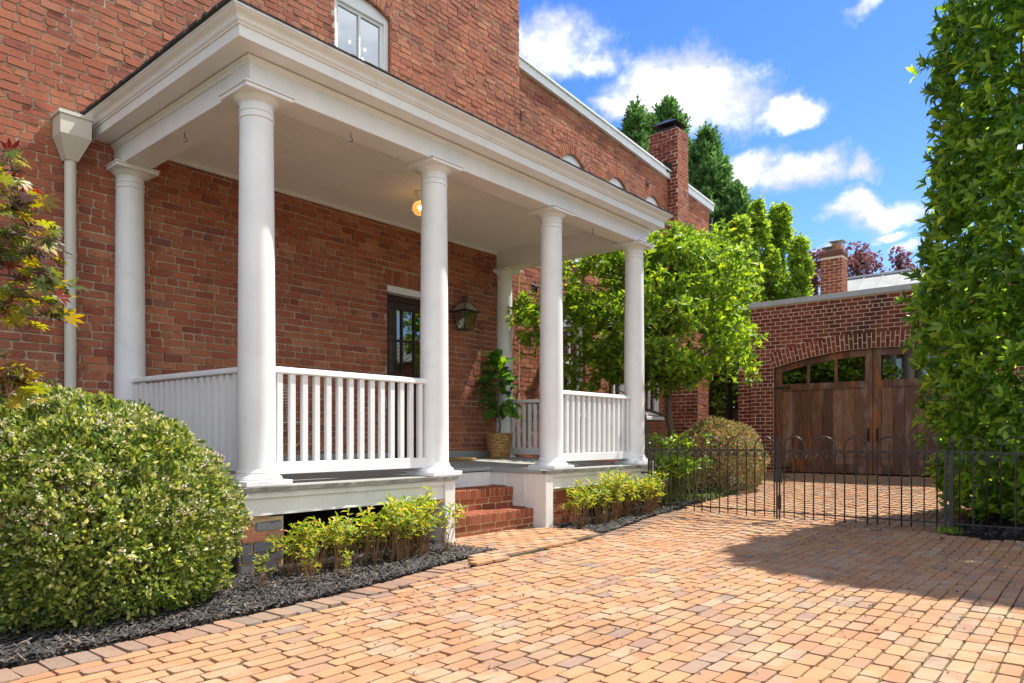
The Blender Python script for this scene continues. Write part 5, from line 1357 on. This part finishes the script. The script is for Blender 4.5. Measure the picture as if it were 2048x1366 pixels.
fp = gate('iron_fence', 'black iron fence panel with hooped top in front of the tall laurel', 'fence', 1.235, -2.6, [1.195 - .335 * k for k in range(11)], .225)
def post(y, r, finial, label):
    t = thing('iron_post', label, 'post', (FX, y, gf)); q = MB()
    if finial == 'spear':
        q.box(FX - .018, FX + .018, y - .018, y + .018, gf - .02, .84); q.lathe([(.018, .84), (.026, .845), (.026, .86), (.018, .87), (.03, .885), (.03, .90), (.012, .915), (.022, .93), (.026, .95), (.014, .99), (.001, 1.03)], FX, y, 10)
    else:
        q.lathe([(.018, gf - .02), (.018, .84), (.026, .845), (.028, .86), (.018, .875), (.030, .89), (.034, .905), (.026, .92), (.012, .93), (.016, .945), (.010, .96), (.001, 1.06)], FX, y, 14)
    q.build('shaft', M['iron'], t, smooth=40)
    if finial != 'spear':
        q = MB(); q.box(FX - .02, FX + .01, y, PY0 + .03, .528, .545); q.tube([(FX, y - .03, .83), (FX, y + .03, .80)], .012, 6); q.build('bracket', M['iron'], t)
post(4.60, .018, 'ball', 'round black iron gate post fixed to the far corner of the porch')
post(1.262, .018, 'spear', 'square black iron post with a spear finial where the gate meets the fence panel')
q = MB(); q.box(FX - .011, FX + .011, 1.30, 1.322, gf - .02, .87); q.build('hinge_bar', M['iron'], g2)

# ------------------------------------------------------------------ world: sky with clouds at infinity
world = bpy.data.worlds.new('World'); sc.world = world; world.use_nodes = True
g = N(world.node_tree); bg = world.node_tree.nodes['Background']
SUN = Vector((.52, -.20, 1.0)).normalized()
sky = g.new('ShaderNodeTexSky'); sky.sky_type = 'NISHITA'; sky.sun_disc = False
sky.sun_elevation = math.asin(SUN.z); sky.sun_rotation = math.atan2(SUN.x, SUN.y); sky.ozone_density = 2.5; sky.air_density = 1.0; sky.dust_density = .25
hs = g.new('ShaderNodeHueSaturation'); g.l.new(sky.outputs[0], hs.inputs['Color']); hs.inputs['Saturation'].default_value = 1.34; hs.inputs['Value'].default_value = .80; hs.inputs['Hue'].default_value = .516
tc = g.new('ShaderNodeTexCoord'); vec = tc.outputs['Generated']
sp = g.new('ShaderNodeSeparateXYZ'); g.l.new(vec, sp.inputs[0])
az = g.math('ARCTAN2', sp.outputs[1], sp.outputs[0]); el = g.math('ARCSINE', sp.outputs[2])
wn = g.new('ShaderNodeTexNoise'); wn.inputs['Scale'].default_value = 9; wn.inputs['Detail'].default_value = 6; wn.inputs['Roughness'].default_value = .6; g.l.new(vec, wn.inputs['Vector'])
wc = g.new('ShaderNodeSeparateColor'); g.l.new(wn.outputs['Color'], wc.inputs[0])
az2 = g.math('ADD', az, g.math('MULTIPLY', g.math('SUBTRACT', wc.outputs[0], .5), .13)); el2 = g.math('ADD', el, g.math('MULTIPLY', g.math('SUBTRACT', wc.outputs[1], .5), .10))
clouds = [(1075, 85, 130, 75, .8), (1180, 105, 70, 30, .7), (1335, 160, 122, 84, 1), (1425, 195, 118, 84, 1), (1265, 205, 80, 42, 1), (1570, 208, 75, 40, .95), (1490, 345, 75, 60, 1), (1590, 350, 110, 48, 1), (1745, 338, 45, 32, .75), (1750, 418, 105, 36, 1.05), (1765, 466, 45, 13, .9),
          (1780, 4, 110, 26, .8), (1640, 497, 36, 14, .8), (1800, 500, 60, 20, .6), (2020, 330, 120, 60, .8), (2150, 120, 140, 70, .9), (900, -150, 220, 90, .9), (1500, -200, 260, 80, .9)]
extra = [(2.6, .5, .35, .14, .9), (-2.4, .5, .9, .42, 1.6), (-1.2, .5, .7, .36, 1.6), (-1.9, 1.0, 1.0, .32, 1.5), (1.9, .4, .4, .14, .9), (-.55, .6, .35, .2, 1.0), (2.9, .9, .5, .2, 1)]  # unseen clouds out of frame; the rear ones added to brighten shaded areas
mx_ = None
def blob(a, e, ra, re, s):
    dx = g.math('DIVIDE', g.math('SUBTRACT', az2, a), ra); dy = g.math('DIVIDE', g.math('SUBTRACT', el2, e), re)
    d = g.math('SQRT', g.math('ADD', g.math('MULTIPLY', dx, dx), g.math('MULTIPLY', dy, dy)))
    return g.math('MULTIPLY', g.math('SUBTRACT', 1.25, d), s)
for (px, py, rx, ry, s) in clouds:
    d = direction(px, py).normalized(); dr_ = direction(px + rx, py).normalized(); du = direction(px, py - ry).normalized()
    a, e = math.atan2(d.y, d.x), math.asin(d.z); ra = abs(math.atan2(dr_.y, dr_.x) - a); re = abs(math.asin(du.z) - e)
    v = blob(a, e, ra, re, s); mx_ = v if mx_ is None else g.math('MAXIMUM', mx_, v)
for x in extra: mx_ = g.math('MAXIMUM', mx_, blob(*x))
fb = g.noise(vec, 22, 8, .62)
dens = g.math('ADD', mx_, g.math('MULTIPLY', g.math('SUBTRACT', fb, .5), 1.3))
cov = g.smooth(dens, .02, .85)
shade = g.smooth(g.math('ADD', g.noise(g.mapping(vec, (1, 1, 2.4)), 11, 5, .55), g.math('MULTIPLY', dens, .18)), .50, .86)
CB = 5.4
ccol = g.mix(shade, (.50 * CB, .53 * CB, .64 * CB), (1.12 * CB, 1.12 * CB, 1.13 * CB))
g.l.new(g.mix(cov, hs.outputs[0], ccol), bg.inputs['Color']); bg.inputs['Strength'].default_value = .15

sun = bpy.data.lights.new('sun', 'SUN'); sun.energy = 4.6; sun.angle = math.radians(.55); sun.color = (1, .95, .86)
so = bpy.data.objects.new('sun', sun); COL.objects.link(so); so.rotation_euler = (-SUN).to_track_quat('-Z', 'Y').to_euler(); so.location = (0, 0, 20)

cam = bpy.data.cameras.new('camera'); co = bpy.data.objects.new('camera', cam); COL.objects.link(co)
cam.sensor_width = 36; cam.lens = FOC / 2048 * 36; cam.shift_y = (HY - 683) / 2048; cam.clip_end = 2000; cam.clip_start = .05
co.location = (0, 0, 1.0); co.rotation_euler = (math.radians(90), 0, TH - PI / 2); sc.camera = co
sc.view_settings.view_transform = 'Standard'; sc.view_settings.look = 'None'; sc.view_settings.exposure = .98; sc.view_settings.gamma = 1
sc.cycles.max_bounces = 8; sc.cycles.transparent_max_bounces = 12; sc.cycles.use_denoising = True
